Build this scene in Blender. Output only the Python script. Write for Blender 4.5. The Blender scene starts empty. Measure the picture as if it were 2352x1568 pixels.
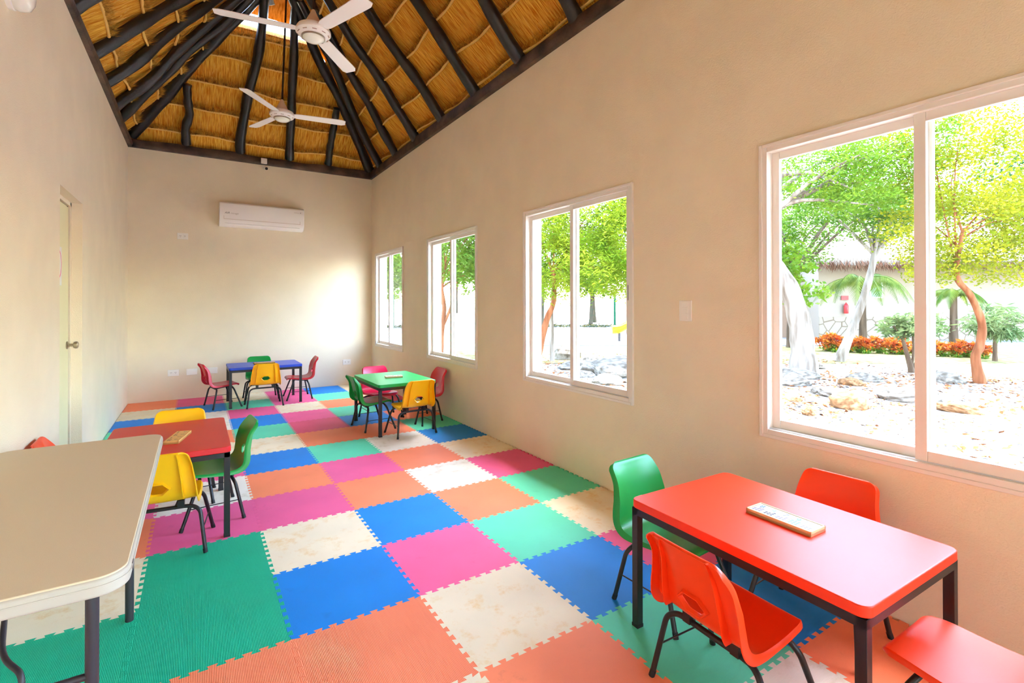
import bpy, bmesh, math, random
import numpy as np
from mathutils import Vector, Matrix, Euler
rnd = random.Random(7)
R = math.radians
SC = bpy.context.scene
COL = SC.collection

# ---------------------------------------------------------------- camera, sky, sun, exposure
cam_d = bpy.data.cameras.new('camera')
cam_d.sensor_width = 36.0
cam_d.lens = 1130.05 / 2352 * 36.0
cam_d.shift_y = -(784 - 691.95) / 2352
cam_d.clip_start = 0.02
cam_d.clip_end = 500
cam = bpy.data.objects.new('camera', cam_d)
COL.objects.link(cam)
CP = Vector((-0.34794, -2.29668, 1.44096))
yaw, pit, rol = -0.5701, 0.0046, -0.001
fw = Vector((-math.sin(yaw), math.cos(yaw), 0)); rt = Vector((math.cos(yaw), math.sin(yaw), 0)); up = Vector((0, 0, 1))
FW = fw * math.cos(pit) + up * math.sin(pit); up2 = up * math.cos(pit) - fw * math.sin(pit)
RT = rt * math.cos(rol) + up2 * math.sin(rol); UP = up2 * math.cos(rol) - rt * math.sin(rol)
cam.matrix_world = Matrix(((RT.x, UP.x, -FW.x, CP.x), (RT.y, UP.y, -FW.y, CP.y), (RT.z, UP.z, -FW.z, CP.z), (0, 0, 0, 1)))
SC.camera = cam

world = bpy.data.worlds.new('sky'); SC.world = world; world.use_nodes = True
wn = world.node_tree; wn.nodes.clear()
wo = wn.nodes.new('ShaderNodeOutputWorld'); wb = wn.nodes.new('ShaderNodeBackground')
sk = wn.nodes.new('ShaderNodeTexSky'); sk.sky_type = 'NISHITA'; sk.sun_disc = False
sk.sun_elevation = R(68); sk.sun_rotation = R(80); sk.air_density = 1.0; sk.dust_density = 1.2; sk.ozone_density = 1.0
wb.inputs['Strength'].default_value = 1.05
wn.links.new(sk.outputs[0], wb.inputs[0]); wn.links.new(wb.outputs[0], wo.inputs[0])

sd = bpy.data.lights.new('sun', 'SUN'); sd.energy = 4.0; sd.angle = R(0.53); sd.color = (1.0, 0.98, 0.95)
sun = bpy.data.objects.new('sun', sd); COL.objects.link(sun)
sdir = Vector((math.cos(R(67)) * math.cos(R(-12)), math.cos(R(67)) * math.sin(R(-12)), math.sin(R(67))))
sun.rotation_euler = sdir.to_track_quat('Z', 'Y').to_euler()
sun.location = (12, -3, 25)

SC.view_settings.view_transform = 'Standard'
SC.view_settings.look = 'None'
SC.view_settings.gamma = 1.0
SC.view_settings.use_curve_mapping = False
SC.view_settings.exposure = 2.45
SC.cycles.max_bounces = 12
SC.cycles.diffuse_bounces = 6
SC.cycles.use_adaptive_sampling = True
SC.cycles.adaptive_threshold = 0.02
SC.cycles.glossy_bounces = 3
SC.cycles.transmission_bounces = 4
SC.cycles.transparent_max_bounces = 8
SC.cycles.sample_clamp_indirect = 6.0
SC.cycles.use_denoising = True

# ---------------------------------------------------------------- measures (metres)
XL, XR, YB, H = -1.188, 2.355, 6.694, 3.717
YF = -8.0            # wall behind the camera
XM = (XL + XR) / 2
WT = 0.2             # wall thickness
ZS, ZT = 0.704, 2.322  # window sill and head
WINS = [(5.054, 6.422), (2.66, 4.074), (0.272, 1.686), (-2.168, -0.714), (-5.0, -2.75), (-7.6, -5.5)]  # last two are unseen, added and made wide for more side light
PITCH = R(49)
BZ = 3.87            # top of the wall plate
GZ = -0.15           # ground outside

# ---------------------------------------------------------------- helpers
def tagit(o, label=None, cat=None, group=None, kind=None):
    if label: o['label'] = label
    if cat: o['category'] = cat
    if group: o['group'] = group
    if kind: o['kind'] = kind
    return o

def empty(name, loc=(0, 0, 0), rz=0.0, label=None, cat=None, group=None, kind=None):
    o = bpy.data.objects.new(name, None); o.empty_display_size = 0.05
    COL.objects.link(o); o.location = loc; o.rotation_euler = (0, 0, rz)
    return tagit(o, label, cat, group, kind)

def copy_tree(o, parent=None):
    c = o.copy(); COL.objects.link(c); c.parent = parent
    if parent is not None: c.matrix_parent_inverse = o.matrix_parent_inverse.copy()
    for ch in list(o.children): copy_tree(ch, c)
    return c

class MB:
    """collects vertices and faces, then links them as one mesh object"""
    def __init__(s): s.v = []; s.f = []; s.mi = []
    def add(s, v, f, mi=0):
        b = len(s.v); s.v.extend([tuple(p) for p in v]); s.f.extend([tuple(b + i for i in q) for q in f]); s.mi.extend([mi] * len(f)); return s
    def box(s, c, d, rot=None, mi=0):
        hx, hy, hz = d[0] / 2, d[1] / 2, d[2] / 2
        p = [Vector((sx * hx, sy * hy, sz * hz)) for sx in (-1, 1) for sy in (-1, 1) for sz in (-1, 1)]
        if rot is not None:
            m = Euler(rot).to_matrix(); p = [m @ q for q in p]
        p = [q + Vector(c) for q in p]
        return s.add(p, [(0, 1, 3, 2), (4, 6, 7, 5), (0, 4, 5, 1), (2, 3, 7, 6), (0, 2, 6, 4), (1, 5, 7, 3)], mi)
    def b2(s, a, b, mi=0):
        return s.box([(a[i] + b[i]) / 2 for i in range(3)], [abs(b[i] - a[i]) for i in range(3)], None, mi)
    def tube(s, pts, rad, n=10, cap=True, mi=0):
        pts = [Vector(p) for p in pts]
        if not hasattr(rad, '__len__'): rad = [rad] * len(pts)
        vs = []; prev = None
        for i, p in enumerate(pts):
            t = (pts[min(i + 1, len(pts) - 1)] - pts[max(i - 1, 0)]).normalized()
            if prev is None:
                a = t.orthogonal().normalized()
            else:
                a = (prev - t * prev.dot(t)).normalized()
            prev = a; b = t.cross(a)
            for k in range(n):
                w = 2 * math.pi * k / n
                vs.append(p + (a * math.cos(w) + b * math.sin(w)) * rad[i])
        fs = []
        for i in range(len(pts) - 1):
            for k in range(n):
                fs.append((i * n + k, i * n + (k + 1) % n, (i + 1) * n + (k + 1) % n, (i + 1) * n + k))
        if cap:
            fs.append(tuple(range(n - 1, -1, -1))); fs.append(tuple((len(pts) - 1) * n + k for k in range(n)))
        return s.add(vs, fs, mi)
    def lathe(s, prof, n=24, c=(0, 0, 0), axis='z', mi=0):
        vs = []
        for r, z in prof:
            for k in range(n):
                w = 2 * math.pi * k / n
                q = (r * math.cos(w), r * math.sin(w), z)
                if axis == 'x': q = (q[2], q[0], q[1])
                if axis == 'y': q = (q[0], q[2], q[1])
                vs.append((q[0] + c[0], q[1] + c[1], q[2] + c[2]))
        fs = []
        for i in range(len(prof) - 1):
            for k in range(n):
                fs.append((i * n + k, i * n + (k + 1) % n, (i + 1) * n + (k + 1) % n, (i + 1) * n + k))
        fs.append(tuple(range(n - 1, -1, -1))); fs.append(tuple((len(prof) - 1) * n + k for k in range(n)))
        return s.add(vs, fs, mi)
    def prism(s, poly, z0, z1, mi=0):
        n = len(poly)
        vs = [(p[0], p[1], z0) for p in poly] + [(p[0], p[1], z1) for p in poly]
        fs = [tuple(range(n - 1, -1, -1)), tuple(range(n, 2 * n))] + [(i, (i + 1) % n, n + (i + 1) % n, n + i) for i in range(n)]
        return s.add(vs, fs, mi)
    def build(s, name, mat, parent=None, smooth=False, bevel=0.0, seg=2, angle=40, loc=None, fix=False, **tags):
        me = bpy.data.meshes.new(name); me.from_pydata(s.v, [], s.f)
        mats = mat if isinstance(mat, (list, tuple)) else [mat]
        for m in mats: me.materials.append(m)
        if len(mats) > 1: me.polygons.foreach_set('material_index', s.mi)
        if fix:
            bm = bmesh.new(); bm.from_mesh(me); bmesh.ops.recalc_face_normals(bm, faces=bm.faces); bm.to_mesh(me); bm.free()
        me.update()
        o = bpy.data.objects.new(name, me); COL.objects.link(o)
        if parent is not None: o.parent = parent
        if loc is not None: o.location = loc
        if smooth:
            me.polygons.foreach_set('use_smooth', [True] * len(me.polygons))
            me.set_sharp_from_angle(angle=R(angle))
        if bevel > 0:
            md = o.modifiers.new('bevel', 'BEVEL'); md.width = bevel; md.segments = seg; md.limit_method = 'ANGLE'; md.angle_limit = R(35)
            if not smooth:
                me.polygons.foreach_set('use_smooth', [True] * len(me.polygons))
                md.harden_normals = True
        return tagit(o, **tags)

def catmull(pts, per=6):
    P = [Vector(p) for p in pts]; out = []
    for i in range(len(P) - 1):
        p0 = P[max(i - 1, 0)]; p1 = P[i]; p2 = P[i + 1]; p3 = P[min(i + 2, len(P) - 1)]
        for k in range(per):
            t = k / per
            out.append(0.5 * ((2 * p1) + (p2 - p0) * t + (2 * p0 - 5 * p1 + 4 * p2 - p3) * t * t + (3 * p1 - p0 - 3 * p2 + p3) * t ** 3))
    out.append(P[-1]); return out

def arc_path(pts, r=0.03, n=5):
    """polyline with rounded corners"""
    P = [Vector(p) for p in pts]; out = [P[0]]
    for i in range(1, len(P) - 1):
        a = (P[i - 1] - P[i]); b = (P[i + 1] - P[i])
        d = min(r, a.length * 0.49, b.length * 0.49)
        A = P[i] + a.normalized() * d; B = P[i] + b.normalized() * d
        for k in range(n + 1):
            t = k / n; out.append((1 - t) ** 2 * A + 2 * t * (1 - t) * P[i] + t * t * B)
    out.append(P[-1]); return out

def rrect(w, l, r, n=5):
    out = []
    for cx, cy, a0 in ((w / 2 - r, l / 2 - r, 0), (-w / 2 + r, l / 2 - r, 90), (-w / 2 + r, -l / 2 + r, 180), (w / 2 - r, -l / 2 + r, 270)):
        for k in range(n + 1):
            a = R(a0 + 90 * k / n); out.append((cx + r * math.cos(a), cy + r * math.sin(a)))
    return out

# ---------------------------------------------------------------- materials
def srgb(r, g, b):
    f = lambda c: (c / 255 / 12.92) if c / 255 <= 0.04045 else ((c / 255 + 0.055) / 1.055) ** 2.4
    return (f(r), f(g), f(b), 1)

MATS = {}
def mat(name, col, rough=0.5, metal=0.0, var=0.0, vscale=8.0, bump=0.0, bscale=60.0, rand=0.0, spec=0.5, coat=0.0, stretch=None, col2=None, transl=0.0):
    m = bpy.data.materials.new(name); m.use_nodes = True; nt = m.node_tree; N = nt.nodes; L = nt.links
    bs = N['Principled BSDF']; bs.inputs['Roughness'].default_value = rough; bs.inputs['Metallic'].default_value = metal
    bs.inputs['Specular IOR Level'].default_value = spec; bs.inputs['Coat Weight'].default_value = coat
    bs.inputs['Base Color'].default_value = col
    tc = N.new('ShaderNodeTexCoord'); mp = N.new('ShaderNodeMapping'); L.new(tc.outputs['Object'], mp.inputs[0])
    if stretch: mp.inputs['Scale'].default_value = stretch
    cur = None
    if var > 0 or col2:
        nz = N.new('ShaderNodeTexNoise'); nz.inputs['Scale'].default_value = vscale; nz.inputs['Detail'].default_value = 5
        L.new(mp.outputs[0], nz.inputs['Vector'])
        rp = N.new('ShaderNodeValToRGB'); rp.color_ramp.elements[0].position = 0.35; rp.color_ramp.elements[1].position = 0.68
        c2 = col2 or tuple(min(1, c * (1 + var)) for c in col[:3]) + (1,)
        c1 = col if col2 else tuple(c * (1 - var) for c in col[:3]) + (1,)
        rp.color_ramp.elements[0].color = c1; rp.color_ramp.elements[1].color = c2
        L.new(nz.outputs['Fac'], rp.inputs[0]); cur = rp.outputs[0]
    if rand > 0:
        oi = N.new('ShaderNodeObjectInfo'); mr = N.new('ShaderNodeMapRange'); mr.inputs[3].default_value = 1 - rand; mr.inputs[4].default_value = 1 + rand
        L.new(oi.outputs['Random'], mr.inputs[0])
        hs = N.new('ShaderNodeHueSaturation'); L.new(mr.outputs[0], hs.inputs['Value'])
        if cur is None: hs.inputs['Color'].default_value = col
        else: L.new(cur, hs.inputs['Color'])
        cur = hs.outputs[0]
    if cur is not None: L.new(cur, bs.inputs['Base Color'])
    if bump > 0:
        nb = N.new('ShaderNodeTexNoise'); nb.inputs['Scale'].default_value = bscale; nb.inputs['Detail'].default_value = 4
        L.new(mp.outputs[0], nb.inputs['Vector'])
        bp = N.new('ShaderNodeBump'); bp.inputs['Strength'].default_value = bump; bp.inputs['Distance'].default_value = 0.01
        L.new(nb.outputs['Fac'], bp.inputs['Height']); L.new(bp.outputs[0], bs.inputs['Normal'])
    if transl > 0:
        tr = N.new('ShaderNodeBsdfTranslucent'); mx = N.new('ShaderNodeMixShader'); mx.inputs[0].default_value = transl
        if cur is not None: L.new(cur, tr.inputs['Color'])
        else: tr.inputs['Color'].default_value = col
        L.new(bs.outputs[0], mx.inputs[1]); L.new(tr.outputs[0], mx.inputs[2])
        L.new(mx.outputs[0], N['Material Output'].inputs['Surface'])
    MATS[name] = m; return m

def glass_mat():
    m = bpy.data.materials.new('window_glass'); m.use_nodes = True; nt = m.node_tree; nt.nodes.clear()
    o = nt.nodes.new('ShaderNodeOutputMaterial'); t = nt.nodes.new('ShaderNodeBsdfTransparent'); g = nt.nodes.new('ShaderNodeBsdfGlossy')
    g.inputs['Roughness'].default_value = 0.02; t.inputs['Color'].default_value = (0.95, 0.97, 0.96, 1)
    lw = nt.nodes.new('ShaderNodeLayerWeight'); pw = nt.nodes.new('ShaderNodeMath'); pw.operation = 'POWER'; pw.inputs[1].default_value = 5.0
    fr = nt.nodes.new('ShaderNodeMath'); fr.operation = 'MULTIPLY_ADD'; fr.inputs[1].default_value = 0.9; fr.inputs[2].default_value = 0.03
    lw.inputs['Blend'].default_value = 0.5; nt.links.new(lw.outputs['Facing'], pw.inputs[0]); nt.links.new(pw.outputs[0], fr.inputs[0])
    mx = nt.nodes.new('ShaderNodeMixShader')
    nt.links.new(fr.outputs[0], mx.inputs[0]); nt.links.new(t.outputs[0], mx.inputs[1]); nt.links.new(g.outputs[0], mx.inputs[2]); nt.links.new(mx.outputs[0], o.inputs[0])
    return m

WALLC = srgb(236, 220, 191)
M_wall = mat('plaster', WALLC, 0.85, var=0.03, vscale=2.5, bump=0.25, bscale=140)
M_wall_out = mat('plaster_outside', srgb(238, 232, 220), 0.9, bump=0.2, bscale=90)
M_floor = mat('concrete', srgb(205, 190, 165), 0.7, var=0.06)
M_alu = mat('white_aluminium', srgb(234, 226, 216), 0.4, spec=0.35)
M_alu2 = mat('bare_aluminium', srgb(205, 210, 216), 0.3, metal=0.6)
M_glass = glass_mat()
M_black = mat('black_enamel', srgb(26, 22, 24), 0.38, spec=0.5, bump=0.03, bscale=300)
M_cap = mat('black_rubber', srgb(18, 17, 18), 0.7)
M_white = mat('white_plastic', srgb(240, 234, 222), 0.4)
M_whitefan = mat('white_fan_enamel', srgb(240, 232, 226), 0.35)
M_vent = mat('fan_vent_grey', srgb(170, 135, 122), 0.6)
M_frost = mat('frosted_glass', srgb(240, 238, 225), 0.15, coat=0.5)
M_ac = mat('white_unit_plastic', srgb(243, 236, 228), 0.4)
M_line = mat('groove_brown', srgb(190, 160, 130), 0.7)
M_ink = mat('grey_print', srgb(120, 105, 98), 0.6)
M_door = mat('cream_door_paint', srgb(232, 224, 178), 0.5, bump=0.04)
M_steel = mat('brushed_steel', srgb(175, 160, 140), 0.3, metal=0.9)
M_dark = mat('dark_gap', srgb(60, 45, 35), 0.8)
M_beam = mat('dark_stained_timber', srgb(34, 25, 20), 0.55, col2=srgb(104, 80, 64), vscale=1.3, bump=0.5, bscale=14, stretch=(3, 3, 3))
M_pole = mat('dark_stained_pole', srgb(18, 15, 14), 0.36, col2=srgb(44, 40, 39), vscale=5.0, bump=0.5, bscale=22, rand=0.15)
M_rod = mat('dark_brown_rod', srgb(45, 28, 20), 0.5)
M_thatch = mat('dry_grass_thatch', srgb(206, 118, 12), 0.9, col2=srgb(255, 204, 84), vscale=1.0, bump=0.9, bscale=1.5, stretch=(85, 5, 20), spec=0.15)
M_strand = mat('straw_strand', srgb(226, 142, 34), 0.8, col2=srgb(255, 220, 120), vscale=1.0, stretch=(60, 3, 3), spec=0.2, transl=0.15)
M_fray = mat('frayed_straw', srgb(120, 80, 26), 0.9, col2=srgb(228, 172, 78), vscale=16.0, spec=0.1, transl=0.15)
M_rope = mat('pale_binding_rope', srgb(244, 198, 110), 0.8, bump=1.0, bscale=1.0, stretch=(45, 4, 4), spec=0.2)
M_folding = mat('beige_speckled_laminate', srgb(209, 186, 152), 0.5, var=0.03, vscale=400, bump=0.1, bscale=500)
M_fold_edge = mat('pale_plastic_edge', srgb(180, 169, 153), 0.5, bump=0.05, bscale=100)
M_foldleg = mat('charcoal_powder_coat', srgb(50, 44, 46), 0.45)
M_wood = mat('light_pine', srgb(226, 170, 96), 0.5, var=0.08, vscale=10, stretch=(1, 12, 12))
M_paper = mat('white_card', srgb(240, 238, 228), 0.5)
SHELL = {
    'orange': mat('orange_red_plastic', srgb(246, 62, 10), 0.34, bump=0.03, bscale=350),
    'red': mat('crimson_plastic', srgb(205, 22, 44), 0.34, bump=0.03, bscale=350),
    'pink': mat('raspberry_plastic', srgb(222, 18, 70), 0.34, bump=0.03, bscale=350),
    'yellow': mat('yellow_plastic', srgb(250, 184, 6), 0.36, bump=0.03, bscale=350),
    'green': mat('green_plastic', srgb(8, 150, 60), 0.34, bump=0.03, bscale=350),
}
TOPS = {
    'vermilion': mat('vermilion_laminate', srgb(246, 58, 18), 0.42, spec=0.35, var=0.05, vscale=3),
    'red': mat('red_laminate', srgb(212, 26, 30), 0.38, var=0.05, vscale=3),
    'green': mat('green_laminate', srgb(10, 165, 78), 0.36, var=0.05, vscale=3),
    'blue': mat('blue_laminate', srgb(14, 66, 190), 0.38, var=0.05, vscale=3),
}
def foam(name, c, stain=None, ribs=False):
    m = mat(name, c, 0.62, var=0.045, vscale=3.0, rand=0.05, spec=0.35)
    nt = m.node_tree; N = nt.nodes; L = nt.links; bs = N['Principled BSDF']
    tc = N.new('ShaderNodeTexCoord')
    # fine grid embossing of the foam, coarser ribs on the ribbed kind
    wv = N.new('ShaderNodeTexWave'); wv.inputs['Scale'].default_value = 55 if ribs else 90; wv.bands_direction = 'Y' if not ribs else 'X'
    L.new(tc.outputs['Object'], wv.inputs['Vector'])
    nz = N.new('ShaderNodeTexNoise'); nz.inputs['Scale'].default_value = 260; L.new(tc.outputs['Object'], nz.inputs['Vector'])
    ad = N.new('ShaderNodeMath'); ad.operation = 'ADD'; L.new(wv.outputs['Fac'], ad.inputs[0]); L.new(nz.outputs['Fac'], ad.inputs[1])
    bp = N.new('ShaderNodeBump'); bp.inputs['Strength'].default_value = 0.45 if ribs else 0.25; bp.inputs['Distance'].default_value = 0.002
    L.new(ad.outputs[0], bp.inputs['Height']); L.new(bp.outputs[0], bs.inputs['Normal'])
    # small scuffs and stains
    n2 = N.new('ShaderNodeTexNoise'); n2.inputs['Scale'].default_value = 7.0; n2.inputs['Detail'].default_value = 8; n2.inputs['Roughness'].default_value = 0.7
    oi = N.new('ShaderNodeObjectInfo'); va = N.new('ShaderNodeVectorMath'); va.operation = 'ADD'
    cb = N.new('ShaderNodeCombineXYZ'); mu = N.new('ShaderNodeMath'); mu.operation = 'MULTIPLY'; mu.inputs[1].default_value = 40
    L.new(oi.outputs['Random'], mu.inputs[0]); L.new(mu.outputs[0], cb.inputs[0]); L.new(tc.outputs['Object'], va.inputs[0]); L.new(cb.outputs[0], va.inputs[1])
    L.new(va.outputs[0], n2.inputs['Vector'])
    rp = N.new('ShaderNodeValToRGB'); rp.color_ramp.elements[0].position = 0.52 if stain else 0.60; rp.color_ramp.elements[1].position = 0.72
    L.new(n2.outputs['Fac'], rp.inputs[0])
    mx = N.new('ShaderNodeMixRGB'); mx.inputs[2].default_value = stain or tuple(q * 0.72 for q in c[:3]) + (1,)
    ml = N.new('ShaderNodeMath'); ml.operation = 'MULTIPLY'; ml.inputs[1].default_value = 0.8 if stain else 0.5
    L.new(rp.outputs[0], ml.inputs[0]); L.new(ml.outputs[0], mx.inputs[0])
    src = bs.inputs['Base Color'].links[0].from_socket
    L.new(src, mx.inputs[1]); L.new(mx.outputs[0], bs.inputs['Base Color'])
    return m
FOAM = {
    'O': ('orange', foam('foam_orange', srgb(252, 138, 92))),
    'P': ('pink', foam('foam_pink', srgb(240, 96, 146))),
    'R': ('rose red', foam('foam_rose', srgb(222, 78, 112))),
    'B': ('blue', foam('foam_blue', srgb(0, 130, 214))),
    'G': ('mint green', foam('foam_mint', srgb(92, 216, 172))),
    'E': ('emerald green', foam('foam_emerald', srgb(0, 178, 132), ribs=True)),
    'C': ('cream', foam('foam_cream', srgb(240, 224, 190), stain=srgb(226, 176, 70))),
    'W': ('off-white', foam('foam_white', srgb(238, 230, 212), stain=srgb(205, 188, 150))),
    'T': ('ribbed coral orange', foam('foam_coral', srgb(252, 134, 90), ribs=True)),
}

# ---------------------------------------------------------------- room shell
def struct(mb, name, m, **k):
    o = mb.build(name, m, **k); o['kind'] = 'structure'; return o
mb = MB(); mb.b2((XL - WT, YF - WT, -0.16), (XR + WT, YB + WT, -0.0125)); struct(mb, 'floor', M_floor)
# window wall (right)
mb = MB()
mb.b2((XR, YF - WT, -0.16), (XR + WT, YB + WT, ZS)); mb.b2((XR, YF - WT, ZT), (XR + WT, YB + WT, H + 0.01))
edges = sorted(WINS); y = YF - WT
for a, b in edges:
    mb.b2((XR, y, ZS), (XR + WT, a, ZT)); y = b
mb.b2((XR, y, ZS), (XR + WT, YB + WT, ZT))
struct(mb, 'wall_right', M_wall)
# far wall
mb = MB(); mb.b2((XL - WT, YB, -0.16), (XR, YB + WT, H + 0.01)); struct(mb, 'wall_back', M_wall)
# left wall with door opening and recess
DY0, DY1, DZ = 2.50, 3.345, 2.315
LW = 0.26
mb = MB()
mb.b2((XL - LW, YF - WT, -0.16), (XL, DY0, H + 0.01)); mb.b2((XL - LW, DY1, -0.16), (XL, YB, H + 0.01)); mb.b2((XL - LW, DY0, DZ), (XL, DY1, H + 0.01))
struct(mb, 'wall_left', M_wall)
# wall behind the camera: unseen glazed opening added for fill daylight
mb = MB()
mb.b2((XL - LW, YF - WT, -0.16), (XL + 1.1, YF, H + 0.01)); mb.b2((XR - 0.9, YF - WT, -0.16), (XR + WT, YF, H + 0.01)); mb.b2((XL + 1.1, YF - WT, 2.2), (XR - 0.9, YF, H + 0.01))
struct(mb, 'wall_front', M_wall)

# ---------------------------------------------------------------- windows
def window(idx, y0, y1):
    t = empty('window_%d' % idx, (XR, (y0 + y1) / 2, ZS), kind='structure')
    w = (y1 - y0); h = ZT - ZS; fd = 0.075; fw_ = 0.034
    t['label'] = ['white sliding window nearest the far corner', 'white sliding window beside the green table', 'white sliding window left of the wall switch', 'large white sliding window beside the front red table', 'unseen white sliding window behind the camera, widened for side light', 'unseen white sliding window added at the near end of the room for side light'][idx - 1]
    f = MB()   # frame, local: x outward, y along the wall, z up; lip proud of the plaster
    xo = -0.012
    for s in (-1, 1):
        f.b2((xo, s * w / 2, 0), (fd, s * (w / 2 - fw_), h))
    f.b2((xo, -w / 2 + fw_, 0), (fd, w / 2 - fw_, fw_)); f.b2((xo, -w / 2 + fw_, h - fw_), (fd, w / 2 - fw_, h))
    # thin plaster lip around it
    for s in (-1, 1): f.b2((-0.018, s * (w / 2 + 0.012), -0.012), (0.001, s * (w / 2 - 0.008), h + 0.012))
    f.b2((-0.018, -w / 2 + 0.008, -0.012), (0.001, w / 2 - 0.008, 0.008)); f.b2((-0.018, -w / 2 + 0.008, h - 0.008), (0.001, w / 2 - 0.008, h + 0.012))
    f.build('window_frame', M_alu, t, bevel=0.003)
    ov = 0.03; st = 0.045
    for k, (a, b, x0) in enumerate(((-ov, w / 2 - fw_ + 0.005, 0.042), (-w / 2 + fw_ - 0.005, ov, 0.010))):
        s_ = MB(); z0, z1 = fw_ - 0.004, h - fw_ + 0.004
        s_.b2((x0, a, z0), (x0 + 0.026, a + st, z1)); s_.b2((x0, b - st, z0), (x0 + 0.026, b, z1))
        s_.b2((x0 + 0.001, a + st, z0), (x0 + 0.025, b - st, z0 + st + 0.01)); s_.b2((x0 + 0.001, a + st, z1 - st), (x0 + 0.025, b - st, z1))
        so = s_.build('sash', M_alu, t, bevel=0.003)
        p = MB(); p.b2((x0 + 0.010, a + st - 0.004, z0 + st + 0.006), (x0 + 0.015, b - st + 0.004, z1 - st + 0.004)); p.build('pane', M_glass, so)
        if k == 1:
            l = MB(); l.b2((x0 - 0.006, a + 0.012, h * 0.47), (x0 + 0.002, a + 0.026, h * 0.47 + 0.115)); l.build('latch', M_black if idx == 3 else M_alu2, so, bevel=0.002)
    # shining inner track
    tr = MB(); tr.b2((0.008, -w / 2 + fw_, fw_ - 0.001), (0.040, w / 2 - fw_, fw_ + 0.006)); tr.build('bottom_track', M_alu2, t)
    return t
for i, (a, b) in enumerate(WINS): window(i + 1, a, b)

# unseen glazed doors, added behind the camera to let daylight in
t = empty('added_door_2', (XM, YF - 0.1, 0), kind='structure')
x0, x1 = XL + 1.1 - XM, XR - 0.9 - XM
f = MB()
for x in (x0 + 0.025, -0.03, x1 - 0.025): f.b2((x - 0.025, -0.03, 0), (x + 0.025, 0.03, 2.2))
f.b2((x0, -0.03, 2.15), (x1, 0.03, 2.2)); f.b2((x0, -0.03, -0.012), (x1, 0.03, 0.05)); f.build('door_frame', M_alu, t)
for a, b in ((x0 + 0.05, -0.055), (-0.005, x1 - 0.05)):
    p = MB(); p.b2((a, -0.003, 0.05), (b, 0.003, 2.15)); p.build('pane', M_glass, t)

# ---------------------------------------------------------------- door in the left wall
t = empty('door_1', (XL - 0.085, DY0, 0), kind='structure')
t['label'] = 'cream door set back in the left wall'
d = MB(); d.b2((-0.04, 0.01, 0.008 - 0.012), (0, DY1 - DY0 - 0.045, DZ - 0.045)); dl = d.build('door_leaf', M_door, t, bevel=0.003)
k = MB(); k.lathe([(0.033, 0.0), (0.033, 0.006), (0.026, 0.010), (0.012, 0.014), (0.012, 0.040), (0.026, 0.046), (0.031, 0.058), (0.029, 0.070), (0.018, 0.076), (0.0, 0.077)], 24, (0, DY1 - DY0 - 0.10, 1.093), 'x')
k.build('door_knob', M_steel, dl, smooth=True)
f = MB(); W_ = DY1 - DY0
f.b2((-0.06, W_ - 0.035, -0.012), (0.012, W_, DZ)); f.b2((-0.06, 0, DZ - 0.035), (0.012, W_, DZ)); f.build('door_frame', M_wall, t, bevel=0.002)
g_ = MB(); g_.b2((-0.03, W_ - 0.044, -0.012), (-0.004, W_ - 0.034, DZ - 0.035)); g_.build('door_gap', M_dark, t)
bk = MB(); bk.b2((-0.172, 0, -0.012), (-0.06, W_, DZ)); bk.build('door_backing', M_dark, t)
# poster on the door with a pink ring
ps = MB(); ps.b2((0, 0, 0), (0.002, 0.36, 0.31)); po = ps.build('poster', M_paper, None, loc=(XL - 0.0848, 2.683, 1.592), label='white poster with pink ring on the cream door', cat='poster')
ri = MB(); n = 40; vs = []; fs = []
for k_ in range(n):
    a = 2 * math.pi * k_ / n
    for r_ in (0.112, 0.128): vs.append((0.0028, 0.222 + r_ * math.cos(a), 0.17 + r_ * math.sin(a)))
for k_ in range(n): fs.append((2 * k_, 2 * k_ + 1, (2 * k_ + 3) % (2 * n), (2 * k_ + 2) % (2 * n)))
ri.add(vs, fs); ri.build('ring_print', mat('pink_print', srgb(240, 110, 160), 0.6), po)

# ---------------------------------------------------------------- foam mat tiles
PX, PY = 0.5856, 0.6
ROWS = {10: 'OPCPBC', 9: 'CBGPGC', 8: 'BWPCOR', 7: 'GWBPGB', 6: 'COGRBO', 5: 'BCCOOG', 4: 'EPBGWB', 3: 'PWOPOC', 2: 'OPPOWP', 1: 'CECBOG',
        0: 'EEBPGC', -1: 'OTTCBP', -2: 'PBCOGB', -3: 'CGPOWT', -4: 'BOGPCO', -5: 'GPWBOP', -6: 'ECOGPB', -7: 'OBPCGW', -8: 'PGWOBC'}
def edge_curve(a, b, horiz, seed):
    """dovetail edge from a to b along the axis"""
    r_ = random.Random(seed); n = 9; pts = []; L_ = b - a; amp = 0.0095; fl = 0.0035
    step = L_ / (2 * n + 1); sg = 1
    pts.append((a, 0.0)); u = a + step * 0.5
    for k_ in range(2 * n):
        lo = -amp if k_ % 2 == 0 else amp
        hi = -lo
        e = a + step * (k_ + 1)
        s = fl if k_ % 2 == 0 else -fl
        pts.append((e - s * 1.0 if k_ % 2 else e + fl * -1 + 2 * fl * 0, lo)) if False else None
        # dovetail: the tooth is wider at its tip
        if k_ % 2 == 0: pts += [(e + fl, lo), (e - fl, hi)]
        else: pts += [(e + fl, lo), (e - fl, hi)]
    pts.append((b, 0.0))
    return pts
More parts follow.
